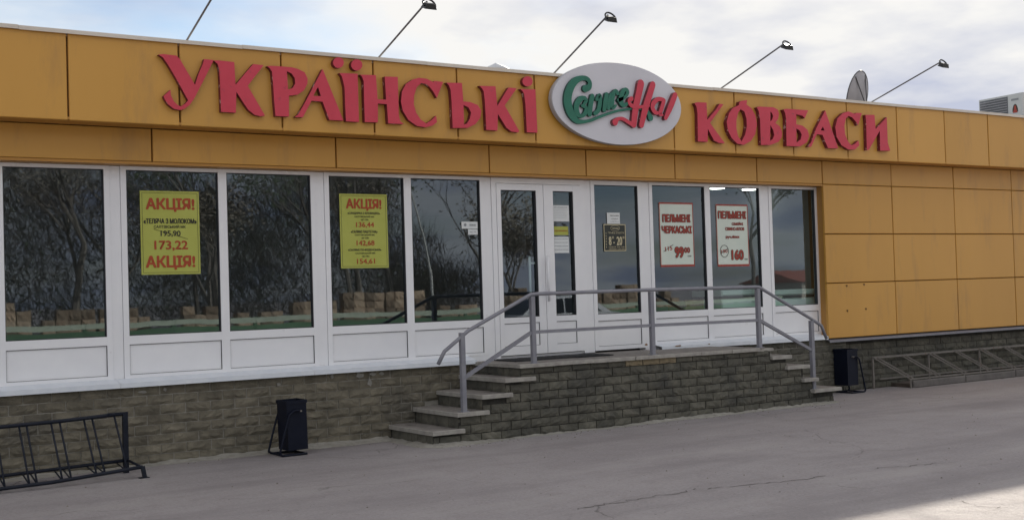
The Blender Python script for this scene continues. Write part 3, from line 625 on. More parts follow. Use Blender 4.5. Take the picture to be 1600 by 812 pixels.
word2 = [
 (C4, [[[(70,188),(95,182),(157,185),(162,308),(225,235),(250,193),(278,197),(182,330),(288,475),(245,473),(210,455),(166,372),(165,465),(95,462),(92,260),(85,215)]]]),
 (C4, [[[(385,205),(390,180),(410,172),(445,166),(440,198),(475,225),(503,275),(515,340),(503,410),(470,460),(420,487),(375,478),(335,440),(308,385),(298,325),(315,262),(345,222)],[(398,232),(425,250),(440,300),(442,355),(430,415),(405,462),(380,425),(368,370),(368,310),(380,258)]]]),
 (C4, [[[(515,220),(530,213),(635,218),(665,235),(674,265),(668,300),(648,330),(680,355),(697,395),(695,430),(670,465),(610,488),(545,487),(538,300),(528,245)],[(612,248),(625,262),(632,285),(622,310),(612,318)],[(612,345),(632,380),(640,415),(628,447),(610,457)]]]),
 (C4, [[[(703,235),(725,229),(880,240),(855,298),(840,280),(795,268),(795,340),(840,350),(875,380),(888,425),(870,470),(820,498),(725,495),(722,300),(715,260)],[(795,370),(820,385),(833,415),(825,450),(797,470)]]]),
 (C4, [[[(1005,240),(1098,512),(1025,510),(985,415),(945,410),(905,500),(882,500),(905,465),(940,370)],[(988,355),(1000,385),(972,383)]]]),
 (C4, [[[(1265,260),(1238,348),(1222,320),(1195,290),(1170,280),(1150,300),(1140,350),(1145,410),(1165,460),(1190,490),(1215,480),(1240,455),(1247,490),(1215,520),(1170,520),(1120,490),(1085,430),(1075,360),(1090,300),(1130,260),(1170,248),(1215,266),(1225,258)]]]),
 (C4, [[[(1292,272),(1357,272),(1365,375),(1445,288),(1452,470),(1470,528),(1398,528),(1395,385),(1318,520),(1302,525),(1298,330)]]]),
]
for nm, word, lab in (('shop_lettering', word1, 'long row of raised red letters reading УКРАЇНСЬКІ on the yellow fascia'), ('shop_lettering', word2, 'shorter row of raised red letters reading КОВБАСИ beside the oval sign')):
    t_ = thing(nm, lab, 'sign')
    for (ox, oy, s), shapes in word:
        b = MB(); dy = random.uniform(-.006, .006)
        for loops in shapes: b.prism([conv(lp, ox, oy, s, YL0) for lp in loops], YL0+dy, YL1, 0, 1)
        b.done('letter', ['red_face', 'red_side'], t_)

# oval logo sign -----------------------------------------------------
YO = -.462
ov = thing('oval_sign', 'white oval sign with green and red script logo above the doors', 'sign')
cx_, cz_ = 9.279, 3.834; ra, rb = 1.005, .502
b = MB(); n = 72; prs = [(1.0, -.395), (1.0, YO+.012), (.992, YO)]
for k_, y_ in prs: b.add([(cx_+ra*k_*math.cos(2*math.pi*i/n), y_, cz_+rb*k_*math.sin(2*math.pi*i/n)) for i in range(n)], [])
for r_ in range(2):
    for i in range(n): j = (i+1) % n; b.f.append((r_*n+i, r_*n+j, (r_+1)*n+j, (r_+1)*n+i)); b.m.append(1)
b.f.append(tuple(2*n+i for i in range(n))); b.m.append(0); b.f.append(tuple(range(n))); b.m.append(1)
b.done('board', ['oval_white', 'oval_side'], ov)
for dx in (-.6, .6): box('bracket', cx_+dx-.03, cx_+dx+.03, -.394, E_F-.003, 3.6, 4.0, 'oval_side', ov)
def S1(L_): return [(870+x/8.117, 110+y/8.117, w_/8.117) for x, y, w_ in L_]
def S2(L_): return [(940+x/9.025, 120+y/9.025, w_/9.025) for x, y, w_ in L_]
def stroke(b, pts, y0, y1, ratio):
    P = catmull(pts, 5); P = [(at(x, y, YO)+(w_,)) for x, y, w_ in P]; Lf, Rt = [], []
    for i, (x, z, w_) in enumerate(P):
        a, c = P[max(i-1, 0)], P[min(i+1, len(P)-1)]; dx, dz = c[0]-a[0], c[1]-a[1]; l = math.hypot(dx, dz) or 1; hw = w_*ratio/2
        Lf.append((x-dz/l*hw, z+dx/l*hw)); Rt.append((x+dz/l*hw, z-dx/l*hw))
    def capp(i, sgn):
        x, z, w_ = P[i]; a, c = (P[0], P[1]) if i == 0 else (P[-2], P[-1]); dx, dz = c[0]-a[0], c[1]-a[1]; th = math.atan2(dz, dx); hw = w_*ratio/2
        base = th+math.pi/2 if i else th-math.pi/2
        return [(x+hw*math.cos(base-math.pi*k/6), z+hw*math.sin(base-math.pi*k/6)) for k in range(1, 6)]
    # quads along the stroke keep loops clean where the stroke crosses itself
    k = len(b.v); m = len(P)
    b.add([(x, y0, z) for x, z in Lf]+[(x, y0, z) for x, z in Rt]+[(x, y1, z) for x, z in Lf]+[(x, y1, z) for x, z in Rt], [])
    for i in range(m-1):
        b.f.append((k+i, k+i+1, k+m+i+1, k+m+i)); b.m.append(0)
        b.f.append((k+i, k+i+1, k+2*m+i+1, k+2*m+i)); b.m.append(1); b.f.append((k+m+i, k+m+i+1, k+3*m+i+1, k+3*m+i)); b.m.append(1)
    for i in (0, -1):
        c = capp(i, 0); e = [Lf[i], Rt[i]] if i else [Rt[i], Lf[i]]
        lp = [e[0]]+c+[e[1]]; q = len(b.v); nn_ = len(lp)
        b.add([(x, y0, z) for x, z in lp]+[(x, y1, z) for x, z in lp], []); b.f.append(tuple(range(q, q+nn_))); b.m.append(0)
        for j in range(nn_-1): b.f.append((q+j, q+j+1, q+nn_+j+1, q+nn_+j)); b.m.append(1)
RT = .00985
green = [
 [S1([(340,238,72),(388,220,58),(398,160,46),(360,112,44),(290,106,52),(210,145,72),(150,230,86),(120,340,92),(125,450,92),(165,560,84),(230,640,58),(300,657,38),(400,642,32),(500,604,28),(640,552,26),(760,517,24),(860,502,22),(930,492,22)]) + S2([(500,455,30),(580,475,34),(640,525,50),(668,585,72)])],
 [S1([(335,352,34),(275,372,58),(228,455,60),(240,550,58),(290,588,36),(342,545,44),(350,480,40),(300,455,28)]), S1([(325,352,30),(352,388,40),(318,444,28)])],
 [S1([(428,335,52),(405,450,56),(395,560,52)])],
 [S1([(482,375,34),(520,322,40),(525,400,46),(505,510,46),(462,552,42)]), S1([(608,315,48),(590,420,52),(578,508,46)]), S1([(665,318,46),(640,420,50),(632,488,40)]), S1([(700,292,36),(680,400,44),(685,480,38),(725,452,22)]), S1([(680,300,30),(720,268,38),(745,300,40)])],
 [S1([(760,385,40),(838,345,30),(872,285,40),(845,248,36),(805,290,50),(785,390,62),(820,450,44),(885,415,24)])],
]
red = [
 [S2([(522,105,92),(492,250,86),(448,450,84),(422,680,76)]), S2([(425,690,56),(350,650,44),(270,602,40),(200,602,40),(158,648,78)]), S2([(688,120,76),(640,270,82),(582,460,84),(528,690,66)]), S2([(388,318,52),(352,345,40),(372,400,46),(430,432,44),(520,432,36),(632,418,30)])],
 [S2([(835,335,46),(760,325,50),(695,385,60),(685,450,58),(720,510,50),(770,520,34)]), S2([(842,345,50),(815,440,54),(790,530,50),(822,548,26)])],
 [S2([(1000,268,66),(935,430,74),(866,590,50)])],
]
y_ = YO-.034
for grp, mats_ in ((green, ['green_face', 'green_side']), (red, ['red_face', 'logo_red_side'])):
    for letter in grp:
        b = MB()
        for stk in letter: stroke(b, stk, y_, YO-.0005, RT); y_ -= .0012
        b.done('letter', mats_, ov)
    y_ = YO-.046

# ------------------------------------------------------------------ posters and notices
def sheet(name, x0, x1, z0, z1, y, m, label, cat, tilt=0.0, group=None):
    o = thing(name, label, cat); s = MB(); nx, nz = 6, 8; rr_ = random.Random(int(x0*100))
    vs = [(x0+(x1-x0)*i/nx, y+rr_.uniform(-.0012, .0012), z0+(z1-z0)*j/nz) for j in range(nz+1) for i in range(nx+1)]
    s.add(vs, [(j*(nx+1)+i, j*(nx+1)+i+1, (j+1)*(nx+1)+i+1, (j+1)*(nx+1)+i) for j in range(nz) for i in range(nx)])
    k = len(vs); s.add([(x0, y+.003, z0), (x1, y+.003, z0), (x1, y+.003, z1), (x0, y+.003, z1)], [(0, 1, 2, 3)])
    s.done('sheet', m, o, True); o['_r'] = 0
    del o['_r']
    U = lambda u: x0+u*(x1-x0); V = lambda v: z1-v*(z1-z0)
    return o, U, V
def lines(o, U, V, y, rows):
    for (s, u0, u1, v0, v1, m, bold) in rows: text_fit(s, U(u0), U(u1), V(v1), V(v0), y-.0032, m, o, bold)
def border(o, U, V, y, m, i=.03, iv=.022, w_=.003):
    b = MB(); x0, x1, z0, z1 = U(i), U(1-i), V(1-iv), V(iv)
    for a in ((x0, x1, z0, z0+w_), (x0, x1, z1-w_, z1), (x0, x0+w_, z0+w_, z1-w_), (x1-w_, x1, z0+w_, z1-w_)): b.add([(a[0], y-.0028, a[2]), (a[1], y-.0028, a[2]), (a[1], y-.0028, a[3]), (a[0], y-.0028, a[3])], [(0, 1, 2, 3)])
    b.done('border', m, o)
def strike(o, U, V, y, a, c, m, w_=.004):
    b = MB(); b.tube([(U(a[0]), y-.0045, V(a[1])), (U(c[0]), y-.0045, V(c[1]))], w_*.5, 5); b.done('strike_line', m, o)
YP = .198
o, U, V = sheet('sale_poster', 3.629, 4.236, 1.875, 2.72, YP, 'paper_yellow', 'yellow sale poster with one struck out price 195,90 and new price 173,22', 'poster')
border(o, U, V, YP, 'ink_black'); lines(o, U, V, YP, [('АКЦІЯ!', .09, .92, .085, .25, 'ink_red', .03), ('«ТЕЛЯЧА З МОЛОКОМ»', .05, .95, .33, .392, 'ink_black', .03), ('САЛТІВСЬКИЙ МК', .22, .76, .405, .445, 'ink_black', .02), ('195,90', .33, .67, .475, .552, 'ink_black', .02), ('173,22', .22, .79, .595, .718, 'ink_red', .025), ('АКЦІЯ!', .07, .91, .775, .945, 'ink_red', .03)])
strike(o, U, V, YP, (.22, .455), (.79, .575), 'ink_black')
o, U, V = sheet('sale_poster', 5.824, 6.412, 1.905, 2.73, YP, 'paper_yellow', 'yellow sale poster listing three red prices 136,44 and 142,68 and 154,61', 'poster')
border(o, U, V, YP, 'ink_black')
rows_ = [('АКЦІЯ!', .13, .88, .065, .225, 'ink_red', .03)]
for k, (nm_, u, pr_) in enumerate((('«САНДИРКА З ЯЛОВИЦЕЮ»', .16, '136,44'), ('«САЛЯМІ ПАШТЕТНА»', .22, '142,68'), ('«САЛЯМІ ПО-ФІДЕНСЬКИ»', .15, '154,61'))):
    v = .243+.247*k; rows_ += [(nm_, u, 1-u, v, v+.036, 'ink_black', .02), ('САЛТІВСЬКИЙ МК', .3, .72, v+.047, v+.073, 'ink_black', .02), ('1КГ ГРН', .44, .59, v+.093, v+.117, 'ink_black', .02), (pr_, .33, .71, v+.137, v+.215, 'ink_red', .02)]
lines(o, U, V, YP, rows_)
YQ = .2115
def red_text(o, U, V, y, s, u0, u1, v0, v1):
    text_fit(s, U(u0), U(u1), V(v1), V(v0), y-.003, 'ink_black', o, .03, grow=.055, name='text_outline'); text_fit(s, U(u0), U(u1), V(v1), V(v0), y-.0042, 'ink_brick', o, .03)
def frame2(o, U, V, y):
    b = MB(); x0, x1, z0, z1 = U(0), U(1), V(1), V(0)
    for a in ((x0, x1, z0, z0+.028), (x0, x1, z1-.02, z1), (x0, x0+.012, z0+.028, z1-.02), (x1-.012, x1, z0+.028, z1-.02)): b.add([(a[0], y-.0026, a[2]), (a[1], y-.0026, a[2]), (a[1], y-.0026, a[3]), (a[0], y-.0026, a[3])], [(0, 1, 2, 3)])
    b.done('border', 'ink_brick', o)
YQ = .199
x0, z1_ = at(1029, 316, YQ); x1, z0_ = at(1085.5, 416, YQ)
o, U, V = sheet('price_poster', x0, x1, z0_, z1_, YQ, 'paper_mint', 'pale poster reading ПЕЛЬМЕНІ ЧЕРКАСЬКІ with red price 99', 'poster'); frame2(o, U, V, YQ)
for a in (('ПЕЛЬМЕНІ', .09, .91, .185, .305), ('ЧЕРКАСЬКІ', .06, .94, .365, .48), ('99', .42, .68, .69, .86), ('00', .70, .87, .70, .785)): red_text(o, U, V, YQ, *a)
lines(o, U, V, YQ, [('грн', .8, .9, .825, .855, 'ink_black', .01)]); text_fit('115', U(.14), U(.35), V(.75), V(.68), YQ-.003, 'ink_brick', o, .03, rot=.15); strike(o, U, V, YQ, (.1, .76), (.38, .655), 'ink_black', .006)
x0, z1_ = at(1118, 319, YQ); x1, z0_ = at(1171, 415.5, YQ)
o, U, V = sheet('price_poster', x0, x1, z0_, z1_, YQ, 'paper_mint', 'pale poster reading ПЕЛЬМЕНІ with circled old price and red price 160', 'poster'); frame2(o, U, V, YQ)
for a in (('ПЕЛЬМЕНІ', .06, .94, .11, .23), ('СІМЕЙНІ', .48, .84, .285, .335), ('СВИНО-ЯЛОВ', .27, .87, .37, .42), ('руч.ліпки', .28, .70, .50, .555), ('160', .44, .82, .735, .895)): red_text(o, U, V, YQ, *a)
lines(o, U, V, YQ, [('грн', .85, .94, .875, .905, 'ink_black', .01)]); text_fit('190', U(.12), U(.32), V(.785), V(.725), YQ-.003, 'ink_brick', o, .03, rot=.12); strike(o, U, V, YQ, (.1, .79), (.34, .71), 'ink_black', .006)
b = MB(); cc = (U(.22), V(.752)); b.tube([(cc[0]+.075*math.cos(k*.314), YQ-.0035, cc[1]+.082*math.sin(k*.314)) for k in range(21)], .0035, 5, cap=False); b.done('circle_mark', 'ink_black', o)
# opening hours board and notices
YN = .196
o, U, V = sheet('opening_hours_board', 9.485, 9.848, 2.063, 2.414, YN, 'board_black', 'black opening hours board with cream figures 8-20 on the glass', 'sign')
border(o, U, V, YN, 'ink_cream', .012, .012, .010)
lines(o, U, V, YN, [('ГРАФІК РОБОТИ', .2, .92, .29, .36, 'ink_cream', .0), ('8', .22, .34, .46, .78, 'ink_cream', .02), ('00', .36, .45, .45, .54, 'ink_cream', .01), ('-', .42, .48, .66, .70, 'ink_cream', .03), ('20', .57, .82, .46, .78, 'ink_cream', .02), ('00', .84, .93, .45, .54, 'ink_cream', .01), ('НЕДІЛЯ  8:00-18:00', .22, .92, .82, .865, 'ink_cream', .01), ('ПЕРЕРВА 13:00-14:00', .22, .92, .89, .935, 'ink_cream', .01)])
for k in range(6): lines(o, U, V, YN, [('ЩОДНЯІ'[k], .085, .13, .31+.10*k, .365+.10*k, 'ink_cream', .02)])
b = MB(); cc = (U(.52), V(.155)); b.tube([(cc[0]+.075*math.cos(k*.314), YN-.0035, cc[1]+.034*math.sin(k*.314)) for k in range(21)], .002, 5, cap=False); b.done('emblem_ring', 'ink_cream', o)
text_fit('Свіжена', U(.37), U(.67), V(.185), V(.125), YN-.0035, 'ink_cream', o, .02)
o, U, V = sheet('notice', 9.55, 9.757, 2.416, 2.557, YN-.001, 'paper_white', 'small white notice taped above the opening hours board', 'notice')
lines(o, U, V, YN-.001, [('УВАГА! ЦІНИ', .22, .92, .22, .32, 'ink_black', .03), ('АКЦІЙНІ', .32, .85, .5, .59, 'ink_black', .02), ('діють до', .4, .7, .70, .76, 'ink_grey', .0), ('кінця місяця', .25, .95, .80, .87, 'ink_grey', .0)])
YD = .190
o, U, V = sheet('notice', 8.691, 8.950, 2.44, 2.64, YD, 'paper_white', 'plain white notice at the top of the narrow door glass', 'notice')
lines(o, U, V, YD, [('ОГОЛОШЕННЯ', .12, .88, .10, .16, 'ink_grey', .01)] + [('шановні покупці просимо', .1, .9-.05*(k % 3), .26+.1*k, .29+.1*k, 'ink_grey', 0) for k in range(6)])
o, U, V = sheet('open_sign', 8.691, 8.930, 2.272, 2.378, YD, 'paper_yellow', 'yellow sign reading ВІДЧИНЕНО on the narrow door glass', 'sign')
lines(o, U, V, YD, [('ВІДЧИНЕНО', .03, .97, .42, .62, 'ink_red', .02)])
o, U, V = sheet('notice', 8.691, 8.934, 2.050, 2.250, YD, 'paper_white', 'cream white notice below the yellow sign on the door glass', 'notice')
lines(o, U, V, YD, [('при вході до магазину', .05, .95, .10+.22*k, .16+.22*k, 'ink_grey', .01) for k in range(4)])
o, U, V = sheet('sticker', 7.388, 7.609, 2.347, 2.43, YN, 'paper_white', 'white alarm sticker with small emblem beside the door post', 'sticker')
b = MB(); cc = (U(.22), V(.45)); b.tube([(cc[0], YN-.002, cc[1]), (cc[0], YN-.0035, cc[1])], .018, 8); b.done('emblem', 'ink_grey', o); lines(o, U, V, YN, [('ОХОРОНА', .48, .88, .35, .6, 'ink_grey', .02)])
o, U, V = sheet('sticker', 7.474, 7.607, 2.277, 2.341, YN, 'paper_white', 'smaller blank white sticker below the alarm sticker', 'sticker')
lines(o, U, V, YN, [('тел. 057', .15, .85, .4, .6, 'ink_grey', 0)])
# ------------------------------------------------------------------ on the roof
def flood(xb, head, label):
    t_ = thing('sign_floodlight', label, 'lamp', group='floodlights on the parapet')
    hx, hy, hz = head; bs = (xb, -.18, 4.165); q = MB(); q.tube([bs, (hx, hy, hz)], .0105, 8); q.done('arm', 'pipe_grey', t_)
    box('foot', xb-.04, xb+.04, -.24, -.12, 4.159, 4.170, 'pipe_grey', t_)
    q = MB(); q.tube([(hx+.070*math.cos(a), hy-.045+.062*math.sin(a)*.6, hz-.035+.062*math.sin(a)) for a in [k*math.pi/8 for k in range(-1, 10)]], .010, 6); q.done('yoke', 'lamp_black', t_)
    b = MB(); M4 = Matrix.Translation((hx, hy-.045, hz-.055)) @ Matrix.Rotation(R(24), 4, 'X') @ Matrix.Scale(.82, 4)
    vs = [M4 @ Vector(v) for v in ((-.085, -.055, -.03), (.085, -.055, -.03), (.085, .055, -.03), (-.085, .055, -.03), (-.06, -.04, .035), (.06, -.04, .035), (.06, .04, .035), (-.06, .04, .035))]
    b.add(vs, [(3, 2, 1, 0), (4, 5, 6, 7), (0, 1, 5, 4), (1, 2, 6, 5), (2, 3, 7, 6), (3, 0, 4, 7)]); b.done('lamp_head', 'lamp_black', t_)
    b = MB(); b.add([M4 @ Vector(v) for v in ((-.07, -.045, -.032), (.07, -.045, -.032), (.07, .045, -.032), (-.07, .045, -.032))], [(0, 1, 2, 3)]); b.done('lens', 'lamp_glass', t_)
def head(px, py, xb, y0=-1.55):
    y = y0; x, z = at(px, py, y)
    for _ in range(20):
        x, z = at(px, py, y)
        if abs(x-xb) < .01: break
        y -= (x-xb)/.8*.9
    return (x, y, z)
b4 = [at(px, py, -.18)[0] for px, py in ((289, 62), (588, 92), (862, 115), (1122, 138), (1357, 157))]
lab = ['thin floodlight arm on the parapet above the first red letter', 'floodlight on a thin arm above the letters ЇН', 'floodlight on a thin arm just before the white oval sign', 'floodlight on a thin arm above the letter К after the oval', 'floodlight on a thin arm beside the satellite dish']
hs_ = [(b4[0]+.10, -1.45, 4.78), head(667, 3, b4[1]), head(950, 24, b4[2]), head(1226, 68, b4[3]), head(1470, 97, b4[4])]
for x, h_, l_ in zip(b4, hs_, lab): flood(x, h_, l_)
# satellite dish
t_ = thing('satellite_dish', 'grey satellite dish standing on the roof edge, seen nearly edge on', 'dish'); dc = Vector((15.30, 1.0, 4.50))
nrm = Vector((-.30, .90, .22)).normalized(); ax1 = Vector((0, 0, 1)); ax1 = (ax1-nrm*ax1.dot(nrm)).normalized(); ax2 = nrm.cross(ax1)
b = MB(); n = 28; rg = 5; vs = [dc-nrm*.07]
for j in range(1, rg+1):
    r_ = .43*j/rg
    for i in range(n): a = 2*math.pi*i/n; vs.append(dc-nrm*(.07*(1-(j/rg)**2)) + (ax1*math.cos(a)*1.0+ax2*math.sin(a)*.92)*r_)
fs = [(0, 1+i, 1+(i+1) % n) for i in range(n)]
for j in range(rg-1):
    for i in range(n): k = (i+1) % n; fs.append((1+j*n+i, 1+j*n+k, 1+(j+1)*n+k, 1+(j+1)*n+i))
b.add(vs, fs); b.done('reflector', 'dish_grey', t_, True)
b = MB(); b.tube([dc+(ax1*math.cos(2*math.pi*i/n)+ax2*math.sin(2*math.pi*i/n)*.92)*.43 for i in range(n+1)], .009, 6, cap=False); b.done('rim', 'dark_metal', t_)
b = MB(); fp = dc-nrm*.20-ax1*.16
for a in (0.35, 2.2, 4.0, 5.6): b.tube([dc-nrm*.012+(ax1*math.cos(a)+ax2*math.sin(a)*.92)*.40, fp], .009, 6)
b.done('stay', 'dark_metal', t_)
b = MB(); fq = dc+nrm*.40-ax1*.10; b.tube([dc-ax1*.42, fq], .010, 6); b.tube([fq, fq-nrm*.10], .03, 8); b.done('receiver', 'dark_metal', t_)
b = MB(); b.box(fp.x-.05, fp.x+.05, fp.y-.05, fp.y+.05, fp.z-.12, fp.z+.06); b.tube([fp, Vector((fp.x+.03, fp.y, 3.94))], .03, 8); b.box(fp.x-.1, fp.x+.16, fp.y-.11, fp.y+.11, 3.9205, 3.94); b.done('mast', 'dark_metal', t_)
# vent cowl
t_ = thing('roof_vent', 'small round metal vent cowl with conical cap on the roof', 'vent'); vx, vy = 8.46, 1.0
b = MB(); b.tube([(vx, vy, 3.92), (vx, vy, 4.42)], .11, 18); b.done('pipe', 'metal_light', t_, True)
b = MB(); b.tube([(vx, vy, 4.40), (vx, vy, 4.425), (vx, vy, 4.445), (vx, vy, 4.50), (vx, vy, 4.525)], [.155, .172, .168, .05, .005], 22); b.done('cap', 'metal_light', t_, True)
# air conditioner
t_ = thing('air_conditioner', 'white outdoor air conditioner unit with round fan grille on the roof', 'air conditioner')
A_ = atz(1529.5, 157, 4.78); B_ = atz(1596, 144.5, 4.78); dv = (B_-A_); wid = .90; dv.z = 0; dv.normalize(); nv = Vector((dv.y, -dv.x, 0))
sc_ = (B_-A_).length
M4 = Matrix((( dv.x, -nv.x, 0, A_.x), (dv.y, -nv.y, 0, A_.y), (0, 0, 1, 4.78-.62), (0, 0, 0, 1)))
W2 = min(max(sc_, .7), 1.3)
b = MB(); b.box(0, W2+.02, 0, .36, 0, .62, 0, M4); b.done('case', 'ac_white', t_)
b = MB(); b.box(.02, W2*.68, -.006, -.001, .04, .59, 0, M4)
cN = 24
for rr_ in (.07, .12, .17, .22, .26): b.tube([M4 @ Vector((W2*.35+rr_*math.cos(2*math.pi*i/cN), -.012, .32+rr_*math.sin(2*math.pi*i/cN))) for i in range(cN+1)], .004, 4, cap=False)
b.done('fan_grille', 'ac_grille', t_)
b = MB()
for k in range(12): b.box(.03, W2*.67, -.016, -.011, .06+k*.044, .072+k*.044, 0, M4)
b.done('guard', 'dish_grey', t_)
b = MB(); b.add([M4 @ Vector(v) for v in ((W2*.76, -.002, .50), (W2*.93, -.002, .50), (W2*.93, -.002, .535), (W2*.76, -.002, .535))], [(0, 1, 2, 3)]); b.done('brand_plate', 'ink_grey', t_)
b = MB(); lp = [(.78, .30), (.785, .36), (.81, .42), (.845, .44), (.88, .42), (.905, .36), (.91, .30), (.87, .31), (.845, .38), (.82, .31)]
b.add([M4 @ Vector((W2*u, -.002, z)) for u, z in lp], [tuple(range(len(lp)))]); b.done('emblem', 'ink_black', t_)
b = MB(); lp = [(.79, .285), (.90, .285), (.875, .345), (.862, .41), (.83, .41), (.815, .345)]; b.add([M4 @ Vector((W2*u, -.0035, z)) for u, z in lp], [tuple(range(len(lp)))]); b.done('emblem', 'ink_brick', t_)
b = MB(); b.box(.08, .16, .02, .34, -.24, 0, 0, M4); b.box(W2-.16, W2-.08, .02, .34, -.24, 0, 0, M4); b.done('stand', 'dark_metal', t_)

# ------------------------------------------------------------------ bins
def bin_(x0, y0, z0, side, label, h=.50, w_=.215, d=.25, tilt=0.0):
    t_ = thing('litter_bin', label, 'bin', group='black litter bins by the plinth')
    M4 = Matrix.Translation((x0+w_/2, y0+d/2, z0)) @ Matrix.Rotation(tilt, 4, 'Y') @ Matrix.Translation((-(x0+w_/2), -(y0+d/2), -z0))
    b = MB(); th = .006; z1 = z0+h
    b.box(x0, x0+w_, y0, y0+th, z0, z1, 0, M4); b.box(x0, x0+w_, y0+d-th, y0+d, z0, z1, 0, M4); b.box(x0, x0+th, y0+th, y0+d-th, z0, z1, 0, M4); b.box(x0+w_-th, x0+w_, y0+th, y0+d-th, z0, z1, 0, M4); b.box(x0+th, x0+w_-th, y0+th, y0+d-th, z0, z0+th, 0, M4)
    b.done('body', 'black_paint', t_)
    b = MB(); e = .008
    b.box(x0-e, x0+w_+e, y0-e, y0-.0005, z1-.03, z1+.002, 0, M4); b.box(x0-e, x0+w_+e, y0+d+.0005, y0+d+e, z1-.03, z1+.002, 0, M4); b.box(x0-e, x0-.0005, y0-.0005, y0+d+.0005, z1-.03, z1+.002, 0, M4); b.box(x0+w_+.0005, x0+w_+e, y0-.0005, y0+d+.0005, z1-.03, z1+.002, 0, M4)
    b.done('rim', 'black_paint', t_)
    s = side; xm = x0+w_*(.62 if s < 0 else .45); zp = z0+h*.79
    for yy, nm in ((y0-.022, 'front'), (y0+d+.022, 'back')):
        pts = [(xm, yy, zp), (xm+s*.06, yy, zp+.005), (xm+s*.10, yy, zp-.02), (xm+s*.135, yy, zp-.07), (xm+s*(.20+.03), yy, .06), (xm+s*.225, yy, .03), (xm+s*.195, yy, .013), (xm+s*.10, yy+.0, .013), (xm-s*.06, yy, .013)]
        b = MB(); b.tube(catmull(pts, 4), .0115, 8); b.done('leg_tube', 'black_paint', t_, True)
        b = MB(); b.tube([(xm, yy-.014, zp), (xm, y0+(.004 if nm == 'front' else d-.004), zp)], .010, 8); b.done('pivot', 'rack_grey', t_)
    b = MB()
    for dx in (.195, -.05): b.tube([(xm+s*dx, y0-.022, .013), (xm+s*dx, y0+d+.022, .013)], .0105, 8)
    b.done('foot_bar', 'black_paint', t_)
bin_(4.885, -.43, .055, -1, 'black box litter bin on a tube stand by the tan stone plinth under the windows', tilt=R(-1.2))
bin_(13.45, -.22, .115, 1, 'black box litter bin beside the steps under the yellow wall', h=.51)

# ------------------------------------------------------------------ bicycle racks
t_ = thing('bicycle_rack', 'dark blue black steel bicycle rack standing on the asphalt', 'bicycle rack'); yb, yf_ = -.36, -.80
xl = .55
def tb(name, pts, r_, par=t_, m='rack_dark', n=8, sm=True): b = MB(); b.tube(pts, r_, n); return b.done(name, m, par, sm)
b = MB(); b.sq((3.275, yb, .0), (3.275, yb, .565), .046); b.done('post', 'rack_dark', t_)
b = MB(); b.sq((xl, yb, .0), (xl, yb, .53), .046); b.done('post', 'rack_dark', t_)
b = MB(); b.box(3.12, 3.30, yb-.02, yb+.02, .553, .572); b.done('bracket', 'rack_dark', t_)
tb('top_rail', [(xl, yb, .525), (1.2, yb, .53), (2.0, yb, .523), (2.7, yb, .535), (3.25, yb, .557)], .018)
tb('base_rail', [(xl, yb, .09), (1.9, yb, .085), (3.28, yb, .118)], .016)
tb('front_rail', [(xl, yf_, .10), (1.2, yf_-.02, .055), (1.9, yf_-.035, .04), (2.5, yf_-.025, .05), (2.95, yf_, .075), (3.30, yf_, .10)], .017)
for x in (xl, 3.29): tb('end_bar', [(x, yb, .118), (x, yf_, .10)], .012)
for x in (xl, 3.30):
    b = MB(); b.sq((x, yf_, .105), (x+.015, yf_-.015, .003), .034); b.box(x-.04, x+.05, yf_-.05, yf_+.02, .001, .006); b.done('foot', 'rack_dark', t_)
pairs = [(178, 649, 202, 729), (144, 656.6, 167.5, 739), (131, 656.6, 154, 741), (93, 662, 115, 750), (79.5, 664, 101, 750), (41, 667, 60, 753), (29.3, 667, 49, 755), (-8, 669, 12, 758), (-22, 670, -2, 759)]
def fr_z(x): return .075 if x > 2.8 else .05
xs_ = []
for a, b_, c, d in pairs:
    X = at(a, b_, yb)[0]; xs_.append(X)
for X in xs_ + [xs_[-1]-.30, xs_[-1]-.40, xs_[-1]-.72, xs_[-1]-.82]:
    zt = .53 if X < 3.0 else .553
    tb('hoop_bar', [(X, yb, zt), (X+.0, yb-.05, zt-.06), (X-.01, yf_+.0, fr_z(X)+.005)], .009, n=6)
    tb('base_bar', [(X+.02, yb, .095), (X-.01, yf_, fr_z(X))], .007, n=6)
# old grey rack on the kerb, right of the steps
t_ = thing('bicycle_rack', 'old grey slanted bicycle rack standing on the kerb below the yellow wall', 'bicycle rack'); yb2, yf2 = .03, -.285
mrg = 'rack_grey'
def rk(name, a, b_, w_=.022): q = MB(); q.sq(a, b_, w_); return q.done(name, mrg, t_)
rk('top_rail', (14.27, yb2, .455), (21.2, yb2, .452), .026); rk('base_rail', (14.42, yb2, .135), (21.2, yb2, .12), .02)
rk('front_rail', (14.69, yf2, .128), (21.6, yf2, .125), .02)
for k, x in enumerate((14.28, 15.55, 16.80, 18.05, 19.3, 20.55)):
    rk('post', (x, yb2, .455), (x, yb2, .0), .026)
for k in range(11):
    x = 14.29+k*.625
    for dx in (0, .085): rk('slant_bar', (x+dx, yb2-.02, .452), (x+dx+.42, yf2+.012, .14), .018)
for x in (14.68, 15.93, 17.18, 18.43): rk('foot', (x, yf2-.03, .128), (x, yf2-.03, .001), .018)
# kerb stones under it
kx = [14.72, 15.945, 17.20, 18.45, 19.7, 20.95, 22.2, 23.4]
kb = struct(box('kerb_bed', 14.75, 23.6, -.27, .11, .0, .055, 'soil'))
for a, b_ in zip(kx[:-1], kx[1:]):
    q = MB(); q.cbox(a+.008, b_-.008, -.335, -.265, .001, .105+random.uniform(-.006, .006), .012); o = q.done('kerb_stone', 'kerb', kb)
